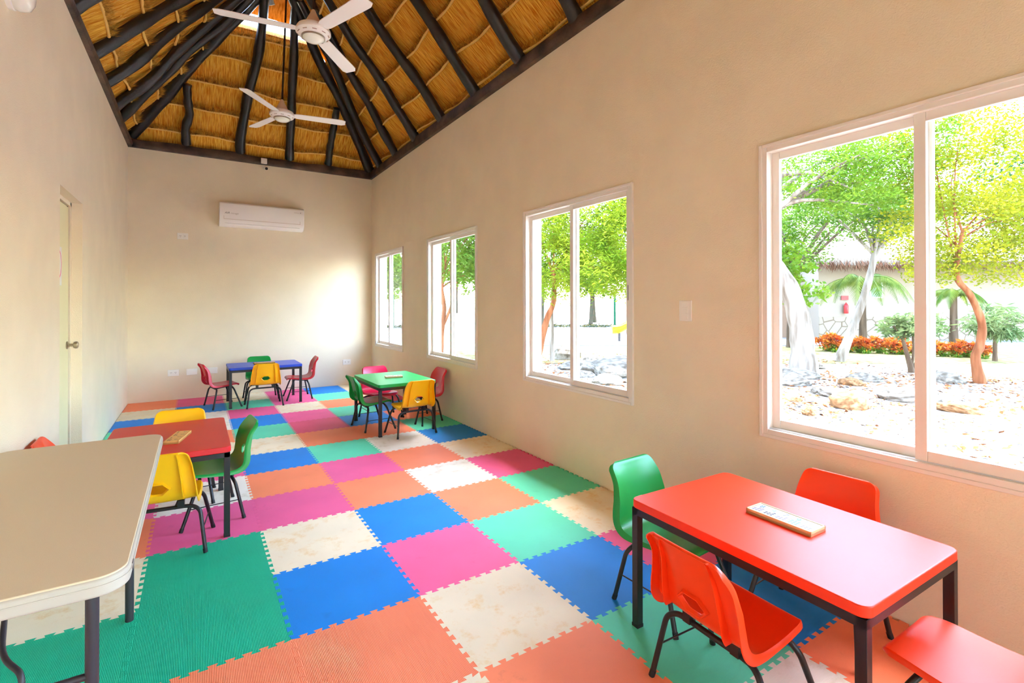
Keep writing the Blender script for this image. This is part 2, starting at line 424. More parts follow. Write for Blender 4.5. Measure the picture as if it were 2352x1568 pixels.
def tile_poly(i, j):
    x0, x1 = i * PX, (i + 1) * PX; y0, y1 = j * PY, (j + 1) * PY
    if j == 10: y1 = YB - 0.004
    if i == -2: x0 = XL + 0.006
    B_ = [(u, y0 + w) for u, w in edge_curve(x0, x1, True, 0)]
    T_ = [(u, y1 + w) for u, w in edge_curve(x0, x1, True, 0)] if j != 10 else [(x0, y1), (x1, y1)]
    Rr = [(x1 + w, u) for u, w in edge_curve(y0, y1, False, 0)] if i < 3 else [(x1 + w * 0.9 - 0.002, u) for u, w in edge_curve(y0, y1, False, 0)]
    Ll = [(x0 + w, u) for u, w in edge_curve(y0, y1, False, 0)] if i > -2 else [(x0, y0), (x0, y1)]
    return B_[:-1] + Rr[:-1] + T_[::-1][:-1] + Ll[::-1][:-1]
ORD = ['first', 'second', 'third', 'fourth', 'fifth', 'sixth', 'seventh', 'eighth', 'ninth', 'tenth', 'eleventh', 'twelfth', 'thirteenth', 'fourteenth', 'fifteenth', 'sixteenth', 'seventeenth', 'eighteenth', 'nineteenth']
for j in sorted(ROWS, reverse=True):
    if j < -4: continue
    for i in range(-2, 4):
        nm, m = FOAM[ROWS[j][i + 2]]
        cx, cy = (i + 0.5) * PX, (j + 0.5) * PY
        poly = [(p[0] - cx, p[1] - cy) for p in tile_poly(i, j)]
        mb = MB(); mb.prism(poly, 0.0, 0.012 + rnd.uniform(-0.0006, 0.0003))
        near_win = 3 - i
        side = ('along the window wall', 'second from the window wall', 'third from the window wall', 'third from the door wall', 'second from the door wall', 'along the door wall')[near_win]
        row = 'in the row touching the far wall' if j == 10 else 'in the %s row from the far wall' % ORD[10 - j]
        mb.build('foam_floor_tile', m, loc=(cx, cy, -0.012), label='%s foam tile %s, %s' % (nm, side, row), cat='foam tile', group='interlocking foam floor tiles')

# ---------------------------------------------------------------- wall plate beams and roof poles
def beam(name, a, b, label, seed):
    r_ = random.Random(seed); a = Vector(a); b = Vector(b); n = int((b - a).length / 0.12) + 2
    d = (b - a).normalized(); side = Vector((-d.y, d.x, 0))
    vs = []; fs = []; k_ = 0
    ph = [r_.uniform(0, 6) for _ in range(4)]
    for i in range(n):
        t = i / (n - 1); p = a.lerp(b, t)
        wob = 0.010 * math.sin(t * 9 + ph[0]) + 0.006 * math.sin(t * 23 + ph[1])
        hz = 0.010 * math.sin(t * 11 + ph[2]) + 0.008 * math.sin(t * 31 + ph[3])
        for sx, sz in ((0.095, 0.0), (0.11, 0.045), (0.085, 0.13 + hz), (-0.02, 0.150 + hz), (-0.10, 0.13), (-0.10, 0.0)):
            vs.append(p + side * (sx - 0.055 + wob * (1 if sx > 0 else 0)) + Vector((0, 0, sz)))
    for i in range(n - 1):
        for q in range(6): fs.append((i * 6 + q, (i + 1) * 6 + q, (i + 1) * 6 + (q + 1) % 6, i * 6 + (q + 1) % 6))
    fs += [tuple(range(6)), tuple(reversed(range((n - 1) * 6, n * 6)))]
    m_ = MB(); m_.add(vs, fs)
    return m_.build(name, M_beam, smooth=True, angle=50, fix=True, label=label, cat='beam', group='dark timber beams along the wall tops')
beam('wall_plate_beam', (XR, YF, H), (XR, YB + 0.06, H), 'long dark timber beam along the top of the window wall', 1)
beam('wall_plate_beam', (XR, YB, H), (XL, YB, H), 'dark timber beam along the top of the far wall', 2)
beam('wall_plate_beam', (XL, YB + 0.06, H), (XL, YF, H), 'dark timber beam along the top of the left door wall', 3)
beam('wall_plate_beam', (XL, YF, H), (XR, YF, H), 'dark timber beam along the top of the wall behind the camera', 4)

HW = (XR - XL) / 2
RZ = BZ + HW * math.tan(PITCH)     # ridge height
def pole(a, b, r0, r1, seed, label, name='roof_pole', wob=0.028, n=26):
    r_ = random.Random(seed); a = Vector(a); b = Vector(b); d = (b - a); dn = d.normalized()
    s1 = dn.orthogonal().normalized(); s2 = dn.cross(s1)
    ph = [r_.uniform(0, 6.3) for _ in range(6)]; pts = []; rad = []
    for i in range(n):
        t = i / (n - 1); e = math.sin(math.pi * min(1, t * 1.0)) ** 0.5
        w1 = wob * e * (math.sin(t * 5.5 + ph[0]) + 0.35 * math.sin(t * 12 + ph[1])); w2 = 0.5 * wob * e * (math.sin(t * 6 + ph[2]) + 0.4 * math.sin(t * 17 + ph[3]))
        pts.append(a + d * t + s1 * w1 + s2 * w2)
        rad.append(1.22 * (r0 + (r1 - r0) * t) * (1 + 0.06 * math.sin(t * 21 + ph[4]) + 0.05 * math.sin(t * 37 + ph[5])))
    m_ = MB(); m_.tube(pts, rad, 12)
    return m_.build(name, M_pole, smooth=True, angle=60, label=label, cat='roof pole', group='dark wooden roof poles under the thatch')
AP = Vector((XM, YB - HW, RZ))     # hip apex
ct, st_ = math.cos(PITCH), math.sin(PITCH)
zf = BZ + 0.0
def slope_pt(side, along, u, off=-0.075):
    """point on a roof slope: along the eave, u up the slope, off along the inward normal"""
    if side == 'R': return Vector((XR - u * ct - off * st_ * -1 * -1, along, BZ + u * st_ + off * ct))
    if side == 'L': return Vector((XL + u * ct + off * st_ * -1 * -1, along, BZ + u * st_ + off * ct))
    if side == 'B': return Vector((along, YB - u * ct, BZ + u * st_ + off * ct))
LEN = HW / ct
rs = 100
names_R = {0.07: 'last', }
right_feet = [6.22, 5.41, 4.53, 3.62, 2.69, 1.763, 0.91, 0.05, -0.85, -1.75, -2.65]
for q, yv in enumerate(right_feet):
    rs += 1; off = Vector((-st_, 0, -ct)) * 0.012
    if yv > 4.9:
        b = Vector((XM + 0.16 + 0.1 * (1 if yv > 6 else 2), YB - HW - 0.02 - 0.12 * (0 if yv > 6 else 1), RZ - 0.32))
    elif yv > 4.2: b = Vector((XM + 0.12, yv - 0.35, RZ - 0.14))
    else: b = Vector((XM + 0.05, yv - 0.05, RZ - 0.06))
    pole(Vector((XR + 0.03, yv, BZ - 0.03)) + off, b + off, 0.056, 0.042, rs, 'dark roof pole on the window side, %s from the far right corner' % ORD[q])
left_feet = [5.78, 5.3, 4.53, 3.82, 2.95, 2.05, 1.15, 0.25, -0.65, -1.55]
for q, yv in enumerate(left_feet):
    rs += 1; off = Vector((st_, 0, -ct)) * 0.045
    if yv > 5.5: b = Vector((XM - 0.34, YB - HW - 0.10, RZ - 0.42))
    elif yv > 5.0: b = Vector((XM - 0.42, 4.70, RZ - 0.50))
    elif yv > 4.2: b = Vector((XM - 0.12, 4.35, RZ - 0.15))
    else: b = Vector((XM - 0.05, yv + 0.0, RZ - 0.06))
    pole(Vector((XL - 0.05, yv, BZ - 0.03)) + off, b + off, 0.052, 0.042, rs, 'dark roof pole on the door side, %s from the far left corner' % ORD[q])
pole((XL + 0.03, YB - 0.03, BZ + 0.03), AP + Vector((-0.06, 0.0, -0.1)), 0.075, 0.055, 301, 'thick dark hip pole rising from the far left corner', 'hip_pole')
pole((XR - 0.05, YB - 0.04, BZ + 0.02), AP + Vector((0.06, 0.0, -0.1)), 0.068, 0.05, 302, 'dark hip pole rising from the far right corner', 'hip_pole')
def backp(x, top, r, seed, lab, wob=0.03):
    pole((x, YB - 0.035, BZ + 0.005), (top[0], YB - top[1] - 0.03, BZ + top[1] * math.tan(PITCH) - 0.09), r, r * 0.86, seed, lab, wob=wob)
backp(-0.483, (-0.46, 0.66), 0.05, 311, 'short dark pole at the left of the far roof slope')
backp(0.239, (0.42, 1.62), 0.058, 312, 'wavy dark pole left of centre on the far roof slope', 0.045)
backp(0.96, (0.80, 1.62), 0.055, 313, 'straight dark pole right of centre on the far roof slope', 0.015)
backp(1.578, (1.56, 0.72), 0.048, 314, 'short dark pole at the right of the far roof slope', 0.015)
pole((XM, YF + HW, RZ - 0.02), (XM, AP.y + 0.08, RZ - 0.02), 0.055, 0.055, 320, 'dark ridge pole at the top of the thatched roof', 'ridge_pole', wob=0.01)
# pale pole and thin battens in the raised cap
m_ = MB(); m_.tube([(XM - 0.36, AP.y + 0.05, RZ + 0.30), (XM - 0.06, AP.y + 0.32, RZ - 0.32)], 0.045, 12)
m_.build('roof_post', mat('pale_grey_pole', srgb(196, 204, 208), 0.5, bump=0.3, bscale=30), smooth=True, label='pale grey post in the roof opening near the apex', cat='post')

# ---------------------------------------------------------------- thatch
def slope(side, base0, base1, hip0, hip1, umax, courses, seed, ustart=-0.9, dens=1.0, keep=None):
    """side slope; local frame: x along the eave, y up the slope, z towards the room"""
    r_ = random.Random(seed)
    if side == 'R': ex, ey, o = Vector((0, 1, 0)), Vector((-ct, 0, st_)), Vector((XR, 0, BZ))
    if side == 'L': ex, ey, o = Vector((0, -1, 0)), Vector((ct, 0, st_)), Vector((XL, 0, BZ))
    if side == 'B': ex, ey, o = Vector((-1, 0, 0)), Vector((0, -ct, st_)), Vector((0, YB, BZ))
    if side == 'F': ex, ey, o = Vector((1, 0, 0)), Vector((0, ct, st_)), Vector((0, YF, BZ))
    ez = -ex.cross(ey)
    if ez.z > 0: ez = -ez
    ex2 = ey.cross(ez)
    wd = Vector((0, 1, 0)) if side in 'RL' else Vector((1, 0, 0))
    sgn = wd.dot(ex2)
    mw = Matrix(((ex2.x, ey.x, ez.x, o.x), (ex2.y, ey.y, ez.y, o.y), (ex2.z, ey.z, ez.z, o.z), (0, 0, 0, 1)))
    def lim(u):
        x_ = 0.13 if side == 'R' else 0.03
        a = base0 + (u * ct - x_ if hip0 else 0); b = base1 - (u * ct - x_ if hip1 else 0)
        return (a, b) if sgn > 0 else (-b, -a)
    base = MB(); strand = MB(); fray = MB(); rope = MB()
    ZO = -0.105 if side == 'R' else -0.06
    for c in range(len(courses) - 1):
        u0, u1 = courses[c], courses[c + 1]
        nseg = 26
        a0, b0 = lim(u0); a1, b1 = lim(u1)
        if b1 - a1 < 0.02: b1 = a1 = (a1 + b1) / 2; b1 += 0.02
        prof = [(u0 - 0.03, ZO - 0.035, 0.0), (u0 + (u1 - u0) * 0.5, ZO + 0.015, 0.5), (u1 - 0.015, ZO + 0.045, 1.0), (u1 + 0.03, ZO + 0.02, 1.0), (u1 + 0.05, ZO - 0.03, 1.0)]
        vs = []; fs = []
        wav = [r_.uniform(0, 6) for _ in range(3)]
        for (u, z, t) in prof:
            a, b = lim(u)
            if b - a < 0.02: b = a + 0.02
            for k_ in range(nseg + 1):
                x = a + (b - a) * k_ / nseg
                dz = 0.012 * math.sin(x * 5 + wav[0]) + 0.008 * math.sin(x * 13 + wav[1]) + r_.uniform(-0.004, 0.004)
                du = 0.018 * math.sin(x * 3.1 + wav[2]) + 0.010 * math.sin(x * 7.7 + wav[0])
                vs.append((x, u + du * (1 if 0 < c else 0.3), z + dz))
        for p_ in range(len(prof) - 1):
            for k_ in range(nseg):
                q = p_ * (nseg + 1) + k_; fs.append((q, q + 1, q + nseg + 2, q + nseg + 1))
        base.add(vs, fs)
        uc = u1 - 0.012
        if uc < -0.3: continue
        a, b = lim(u1)
        # binding rope along the upper edge of the course
        if b - a > 0.1:
            n = max(3, int((b - a) / 0.07)); pts = []
            for k_ in range(n + 1):
                x = a + (b - a) * k_ / n
                pts.append((x, uc + 0.018 * math.sin(x * 3.1 + wav[2]) + 0.010 * math.sin(x * 7.7 + wav[0]), ZO + 0.056 + 0.012 * math.sin(x * 5 + wav[0]) + 0.008 * math.sin(x * 13 + wav[1])))
            rope.tube(pts, [0.0135 + 0.0025 * math.sin(k_ * 1.9) for k_ in range(n + 1)], 7)
        # frayed tips above the rope
        nf = int((b - a) * 520 * dens)
        for k_ in range(nf):
            x = r_.uniform(a, b)
            if keep and not keep(x, u1): continue
            ww = 0.018 * math.sin(x * 3.1 + wav[2]) + 0.010 * math.sin(x * 7.7 + wav[0]); wz = 0.012 * math.sin(x * 5 + wav[0]) + 0.008 * math.sin(x * 13 + wav[1])
            l = r_.uniform(0.05, 0.13); an = r_.gauss(0, 0.38); z0 = ZO + 0.050 + wz + r_.uniform(-0.01, 0.012); w_ = r_.uniform(0.0016, 0.0032)
            dx, dy, dz = math.sin(an) * l, math.cos(an) * l, r_.uniform(-0.01, 0.062)
            y0 = uc + ww
            fray.add([(x - w_, y0, z0), (x + w_, y0, z0 + 0.002), (x + dx, y0 + dy, z0 + dz)], [(0, 1, 2)])
        # loose strands over the face of the course
        ns = int((a1 * 0 + (b0 - a0)) * 75 * dens)
        for k_ in range(ns):
            t = r_.random(); x = a0 + (b0 - a0) * t; s_u = r_.uniform(u0 + 0.02, u1 - 0.02); l = r_.uniform(0.10, 0.32); an = r_.gauss(0, 0.09) + (r_.gauss(0, 0.5) if r_.random() < 0.04 else 0)
            la, lb = lim(s_u)
            if not (la < x < lb): continue
            if keep and not keep(x, s_u): continue
            e_u = max(s_u - l * math.cos(an), u0 - 0.06); e_x = x + l * math.sin(an); w_ = r_.uniform(0.0012, 0.0028)
            def zz(u): return ZO - 0.004 + 0.05 * max(0, min(1, (u - u0) / (u1 - u0))) + 0.012 * math.sin(x * 5 + wav[0]) + 0.008 * math.sin(x * 13 + wav[1]) + 0.006
            strand.add([(x - w_, s_u, zz(s_u)), (x + w_, s_u, zz(s_u) + 0.001), (e_x + w_ * 0.4, e_u, zz(e_u) + r_.uniform(0.0, 0.008)), (e_x - w_ * 0.4, e_u, zz(e_u))], [(0, 1, 2, 3)])
    root = base.build('ceiling_' + {'R': 'right', 'L': 'left', 'B': 'back', 'F': 'front'}[side], M_thatch, smooth=True, angle=70)
    root.matrix_world = mw; root['kind'] = 'structure'
    for m_, nm, mt in ((rope, 'binding_rope', M_rope), (fray, 'frayed_thatch', M_fray), (strand, 'loose_straw', M_strand)):
        ch = m_.build(nm, mt, root, smooth=(nm == 'binding_rope'))
    # the thick outer thatch
    ou = MB(); vs = []
    for u in (courses[0] - 0.02, courses[-1] + 0.06):
        a, b = lim(u)
        if b - a < 0.02: b = a + 0.02
        for z in (ZO - 0.05, ZO - 0.24): vs += [(a, u, z), (b, u, z)]
    ou.add(vs, [(0, 1, 5, 4), (2, 6, 7, 3), (0, 2, 3, 1), (4, 5, 7, 6), (0, 4, 6, 2), (1, 3, 7, 5)])
    ou.build('outer_thatch', M_thatch, root, fix=True)
    return root
slope('R', YF, YB, True, True, LEN, [-1.17, -0.8, -0.38, 0.05, 0.44, 0.83, 1.23, 1.63, 2.03, 2.42], 11)
slope('L', YF, YB, True, True, LEN, [-1.0, -0.6, -0.2, 0.21, 0.6, 1.0, 1.4, 1.8, 2.2, 2.5], 12)
csb = [-1.1, -0.65, -0.24, 0.18, 0.587, 1.0, 1.412, 1.78]
slope('B', XL, XR, True, True, LEN, csb, 13)
slope('F', XL, XR, True, True, LEN, [-0.8, -0.4, 0.05, 0.6, 1.2, 1.8, 2.4], 14, dens=0.15)
# raised cap over the ridge
cap = MB()
cz, cw, cl = RZ + 0.66, 0.85, AP.y + 0.42
vs = [(XM, YF + 1.9, cz), (XM, AP.y - 0.10, cz), (XM + cw, YF + 1.0, cz - cw * 1.12), (XM + cw, AP.y + 0.75, cz - cw * 1.12), (XM - cw, AP.y + 0.75, cz - cw * 1.12), (XM - cw, YF + 1.0, cz - cw * 1.12)]
vs2 = [(x, y, z + 0.16) for x, y, z in vs]
cap.add(vs + vs2, [(0, 1, 3, 2), (1, 4, 3), (0, 5, 4, 1), (0, 2, 5), (6, 8, 9, 7), (7, 9, 10), (6, 7, 10, 11), (6, 11, 8), (2, 3, 9, 8), (3, 4, 10, 9), (4, 5, 11, 10), (5, 2, 8, 11)])
o = cap.build('ceiling_cap', mat('cap_thatch', srgb(176, 112, 36), 0.9, col2=srgb(232, 172, 88), vscale=1.0, stretch=(50, 14, 6), bump=0.6, bscale=1.2, spec=0.1), fix=True); o['kind'] = 'structure'
m_ = MB(); m_.tube([(XM - 0.42, AP.y + 0.52, RZ - 0.02), (XM + 0.42, AP.y + 0.52, RZ - 0.02)], 0.014, 8)
m_.build('thin_batten', M_rope, smooth=True, label='thin pale batten across the roof opening at the apex', cat='batten')

# ---------------------------------------------------------------- ceiling fans
def fan(hub, ang, label):
    t = empty('ceiling_fan', hub, 0, label, 'ceiling fan', 'white three-blade ceiling fans')
    m_ = MB(); m_.lathe([(0.03, 0.075), (0.055, 0.068), (0.085, 0.060), (0.125, 0.040), (0.138, 0.015), (0.138, -0.005), (0.125, -0.022), (0.105, -0.032), (0.09, -0.036)][::-1], 40)
    hs = m_.build('motor_housing', M_whitefan, t, smooth=True, angle=35)
    for k_ in range(10):
        a = 2 * math.pi * k_ / 10 + 0.2
        v = MB(); v.box((0.120 * math.cos(a), 0.120 * math.sin(a), -0.0235), (0.010, 0.034, 0.006), (0, 0.62, a)); v.build('vent_slot', M_vent, hs)
    m_ = MB(); m_.lathe([(0.088, -0.030), (0.094, -0.036), (0.094, -0.044), (0.086, -0.046)], 40); m_.build('trim_ring', M_steel, t, smooth=True)
    m_ = MB(); m_.lathe([(0.086, -0.040), (0.080, -0.056), (0.060, -0.068), (0.030, -0.075), (0.001, -0.077)], 36); m_.build('light_diffuser', M_frost, t, smooth=True, angle=60)
    m_ = MB(); m_.lathe([(0.070, 0.066), (0.062, 0.085), (0.030, 0.15), (0.016, 0.185), (0.012, 0.19)], 28); m_.build('cone_cover', mat_fan_cone, t, smooth=True, angle=50)
    m_ = MB(); m_.tube([(0, 0, 0.17), (XM - hub[0], 0, RZ - 0.05 - hub[2])], 0.011, 10); m_.build('down_rod', M_rod, t, smooth=True)
    for k_ in range(3):
        a = ang + k_ * 2 * math.pi / 3
        bl = MB(); prof = []; n = 14
        r0, r1 = 0.125, 0.72
        tw = R(9)
        top = []; bot = []
        for i in range(n + 1):
            s = i / n; r = r0 + (r1 - r0) * s
            w_ = 0.052 + 0.014 * s
            if s > 0.9: w_ *= math.sqrt(max(0.05, 1 - ((s - 0.9) / 0.1) ** 2 * 0.55))
            if s < 0.08: w_ *= 0.72 + 3.5 * s
            for sg in (-1, 1):
                y_ = sg * w_; z_ = 0.012 + sg * w_ * math.sin(tw) * -1
                top.append((r, y_ * math.cos(tw), z_ + 0.003)); bot.append((r, y_ * math.cos(tw), z_ - 0.003))
        vs = top + bot; N_ = len(top); fs = []
        for i in range(n):
            q = 2 * i; fs += [(q, q + 2, q + 3, q + 1), (N_ + q, N_ + q + 1, N_ + q + 3, N_ + q + 2), (q, N_ + q, N_ + q + 2, q + 2), (q + 1, q + 3, N_ + q + 3, N_ + q + 1)]
        fs += [(0, 1, N_ + 1, N_), (2 * n, N_ + 2 * n, N_ + 2 * n + 1, 2 * n + 1)]
        ca, sa = math.cos(a), math.sin(a)
        vs = [(x * ca - y_ * sa, x * sa + y_ * ca, z) for x, y_, z in vs]
        bl.add(vs, fs); bl.build('blade', M_whitefan, t, smooth=True, angle=40, fix=True)
    return t
mat_fan_cone = mat('beige_fan_cone', srgb(214, 186, 160), 0.4)
fan((0.468, 2.04, 3.70), math.atan2(3.37 - 2.04 - 0.0, 1.01 - 0.468 + 0.0) * 0 + R(51), 'white three-blade ceiling fan with round light, nearest the camera, top centre')
fan((0.512, 4.15, 3.70), R(-9), 'white three-blade ceiling fan hanging farther away, below the far roof slope')

# ---------------------------------------------------------------- air conditioner
t = empty('air_conditioner', (-0.056, YB, 2.655), 0, 'white wall-mounted split air conditioner high on the far wall', 'air conditioner')
W_, Hh, Dd = 1.222, 0.37, 0.20
prof = [(0, 0.0), (0, Hh), (-0.17, Hh), (-0.195, Hh - 0.02), (-Dd, Hh - 0.06), (-Dd, 0.10), (-0.185, 0.05), (-0.14, 0.012), (-0.09, 0.0)]
vs = [(0, p[0], p[1]) for p in prof] + [(W_, p[0], p[1]) for p in prof]; n = len(prof)
m_ = MB(); m_.add(vs, [tuple(range(n)), tuple(reversed(range(n, 2 * n)))] + [(i, n + i, n + (i + 1) % n, (i + 1) % n) for i in range(n)])
m_.build('housing', M_ac, t, bevel=0.012, seg=3, fix=True)
m_ = MB(); m_.b2((0.06, -Dd - 0.0015, 0.105), (0.063, -Dd + 0.001, 0.155)); m_.b2((W_ - 0.065, -Dd - 0.0015, 0.105), (W_ - 0.062, -Dd + 0.001, 0.155)); m_.b2((0.06, -Dd - 0.0015, 0.102), (W_ - 0.062, -Dd + 0.001, 0.106)); m_.build('panel_groove', M_line, t)
m_ = MB(); m_.b2((0.07, -0.186, 0.035), (W_ - 0.07, -0.150, 0.045)); m_.build('air_flap', M_ac, t, bevel=0.003)
def text(body, size, loc, rot, m, name, parent, shear=0.0, ext=0.0006, align='LEFT'):
    cu = bpy.data.curves.new('txt', 'FONT'); cu.body = body; cu.size = size; cu.extrude = ext; cu.shear = shear; cu.align_x = align
    ob = bpy.data.objects.new('txt', cu); COL.objects.link(ob)
    bpy.context.view_layer.update()
    me = bpy.data.meshes.new_from_object(ob.evaluated_get(bpy.context.evaluated_depsgraph_get()))
    bpy.data.objects.remove(ob)
    me.materials.clear(); me.materials.append(m)
    o = bpy.data.objects.new(name, me); COL.objects.link(o); o.parent = parent; o.location = loc; o.rotation_euler = rot
    return o
text('AIR', 0.045, (0.070, -Dd - 0.001, 0.185), (R(90), 0, 0), M_ink, 'brand_lettering', t, 0.3)
text('mirage', 0.040, (0.150, -Dd - 0.001, 0.185), (R(90), 0, 0), mat('pale_print', srgb(190, 178, 158), 0.6), 'brand_lettering', t, 0.3)
text('inverter', 0.024, (W_ - 0.16, -Dd - 0.001, Hh - 0.085), (R(90), 0, 0), MATS['pale_print'], 'model_lettering', t, 0.3)
text('X', 0.036, (W_ - 0.075, -Dd - 0.001, Hh - 0.088), (R(90), 0, 0), M_ink, 'model_lettering', t, 0.3)

# ---------------------------------------------------------------- wall fittings
def outlet(x, z, label, blank=False, w=0.14, h=0.095):
    t = empty('wall_outlet', (x, YB, z), 0, label, 'wall outlet', 'white plates on the far wall')
    m_ = MB(); m_.b2((-w / 2, -0.010, -h / 2), (w / 2, 0, h / 2)); m_.build('cover_plate', M_white, t, bevel=0.004)
    if blank:
        m_ = MB(); m_.b2((-w / 2 + 0.012, -0.012, -h / 2 + 0.022), (w / 2 - 0.012, -0.009, h / 2 - 0.022)); m_.build('blank_insert', M_white, t, bevel=0.001)
    else:
        for s in (-0.028, 0.028):
            m_ = MB(); m_.b2((s - 0.020, -0.013, -0.022), (s + 0.020, -0.009, 0.022)); so = m_.build('socket', M_white, t, bevel=0.002)
            m_ = MB()
            m_.b2((s - 0.009, -0.0138, -0.002), (s - 0.005, -0.0125, 0.012)); m_.b2((s + 0.005, -0.0138, -0.002), (s + 0.009, -0.0125, 0.012)); m_.b2((s - 0.003, -0.0138, -0.013), (s + 0.003, -0.0125, -0.008))
            m_.build('slots', M_ink, so)
outlet(-0.527, 2.469, 'white double socket plate high on the far wall, below left of the air conditioner')
outlet(-0.641, 0.405, 'white double socket plate low on the far wall, nearest the door wall')
outlet(-0.408, 0.404, 'blank white plate low on the far wall, right beside the leftmost socket', True)
outlet(-0.140, 0.404, 'blank white plate low on the far wall behind the left red chair', True)
outlet(1.911, 0.404, 'white double socket plate low on the far wall, right of the blue table')
t = empty('light_switch', (XR, -0.196, 1.393), 0, 'white three-button light switch plate between the two largest windows', 'light switch')
m_ = MB(); m_.b2((-0.010, -0.048, -0.068), (0, 0.048, 0.068)); m_.build('cover_plate', M_white, t, bevel=0.004)
for q in (-1, 0, 1):
    m_ = MB(); m_.b2((-0.014, -0.022, q * 0.037 - 0.0165), (-0.009, 0.022, q * 0.037 + 0.0165)); m_.build('rocker_button', M_white, t, bevel=0.002)
# camera and junction box
m_ = MB(); m_.b2((0.530, YB - 0.085, 3.725), (0.618, YB - 0.05, 3.812)); m_.build('junction_box', M_white, bevel=0.006, label='small white junction box on the beam above the security camera', cat='junction box')
t = empty('security_camera', (0.575, YB, 3.655), 0, 'small white security camera with black lens on the far wall', 'security camera')
m_ = MB(); m_.tube([(0.0, 0, 0.025), (0.0, -0.04, 0.02), (0.01, -0.06, 0.0)], 0.008, 10); m_.lathe([(0.024, 0.0), (0.024, 0.008)], 18, (0, -0.008, 0.025), 'y'); m_.build('bracket', M_white, t, smooth=True)
m_ = MB(); m_.tube([(0.0, -0.03, 0.006), (0.03, -0.10, -0.012)], 0.026, 20); m_.build('camera_body', M_white, t, smooth=True, angle=50)
m_ = MB(); m_.tube([(0.03, -0.099, -0.012), (0.033, -0.106, -0.0138)], 0.022, 20); m_.build('lens', M_cap, t, smooth=True, angle=50)
# round wall lamp high on the left wall
t = empty('wall_lamp', (XL, 1.31, 3.10), 0, 'round white wall lamp high on the left wall at the picture corner', 'wall lamp')
m_ = MB(); m_.lathe([(0.10, 0.0), (0.10, 0.02), (0.085, 0.03)], 30, (0, 0, 0), 'x'); m_.build('lamp_base', M_white, t, smooth=True)
m_ = MB(); m_.lathe([(0.092, 0.02), (0.10, 0.045), (0.09, 0.08), (0.06, 0.10), (0.02, 0.108), (0.001, 0.109)], 30, (0, 0, 0), 'x'); m_.build('lamp_cover', M_frost, t, smooth=True, angle=60)

# ---------------------------------------------------------------- children's tables
def kids_table(name, top, x, y, a, h, label):
    w, l = 0.675, 0.944
    t = empty(name, (x, y, 0), a, label, 'table', "children's tables with black metal legs")
    m_ = MB(); m_.prism(rrect(w, l, 0.035, 6), h - 0.036, h); m_.build('tabletop', TOPS[top], t, bevel=0.005, seg=3)
    m_ = MB(); s = 0.030; e = 0.006
    for q in (-1, 1):
        m_.b2((q * (w / 2 - e), -l / 2 + e, h - 0.068), (q * (w / 2 - e - s), l / 2 - e, h - 0.037))
        m_.b2((-w / 2 + e, q * (l / 2 - e), h - 0.068), (w / 2 - e, q * (l / 2 - e - s), h - 0.037))
    m_.build('apron_frame', M_black, t, bevel=0.002)
    for sx in (-1, 1):
        for sy in (-1, 1):
            m_ = MB(); m_.b2((sx * (w / 2 - e), sy * (l / 2 - e), 0.006), (sx * (w / 2 - e - 0.033), sy * (l / 2 - e - 0.033), h - 0.037))
            lg = m_.build('leg', M_black, t, bevel=0.002)
            m_ = MB(); m_.b2((sx * (w / 2 - e + 0.001), sy * (l / 2 - e + 0.001), 0.0), (sx * (w / 2 - e - 0.034), sy * (l / 2 - e - 0.034), 0.014)); m_.build('foot_cap', M_cap, lg)
    return t
kids_table('low_table', 'vermilion', 1.617, -1.199, R(-1.8), 0.568, "bright red children's table by the largest window, front right")
kids_table('low_table', 'green', 1.633, 3.414, R(1.1), 0.565, "green children's table beside the window wall")
kids_table('low_table', 'blue', 0.495, 5.818, R(-89.6), 0.557, "blue children's table by the far wall")
kids_table('low_table', 'red', -0.502, 1.688, 0, 0.559, "dull red children's table behind the beige folding table")

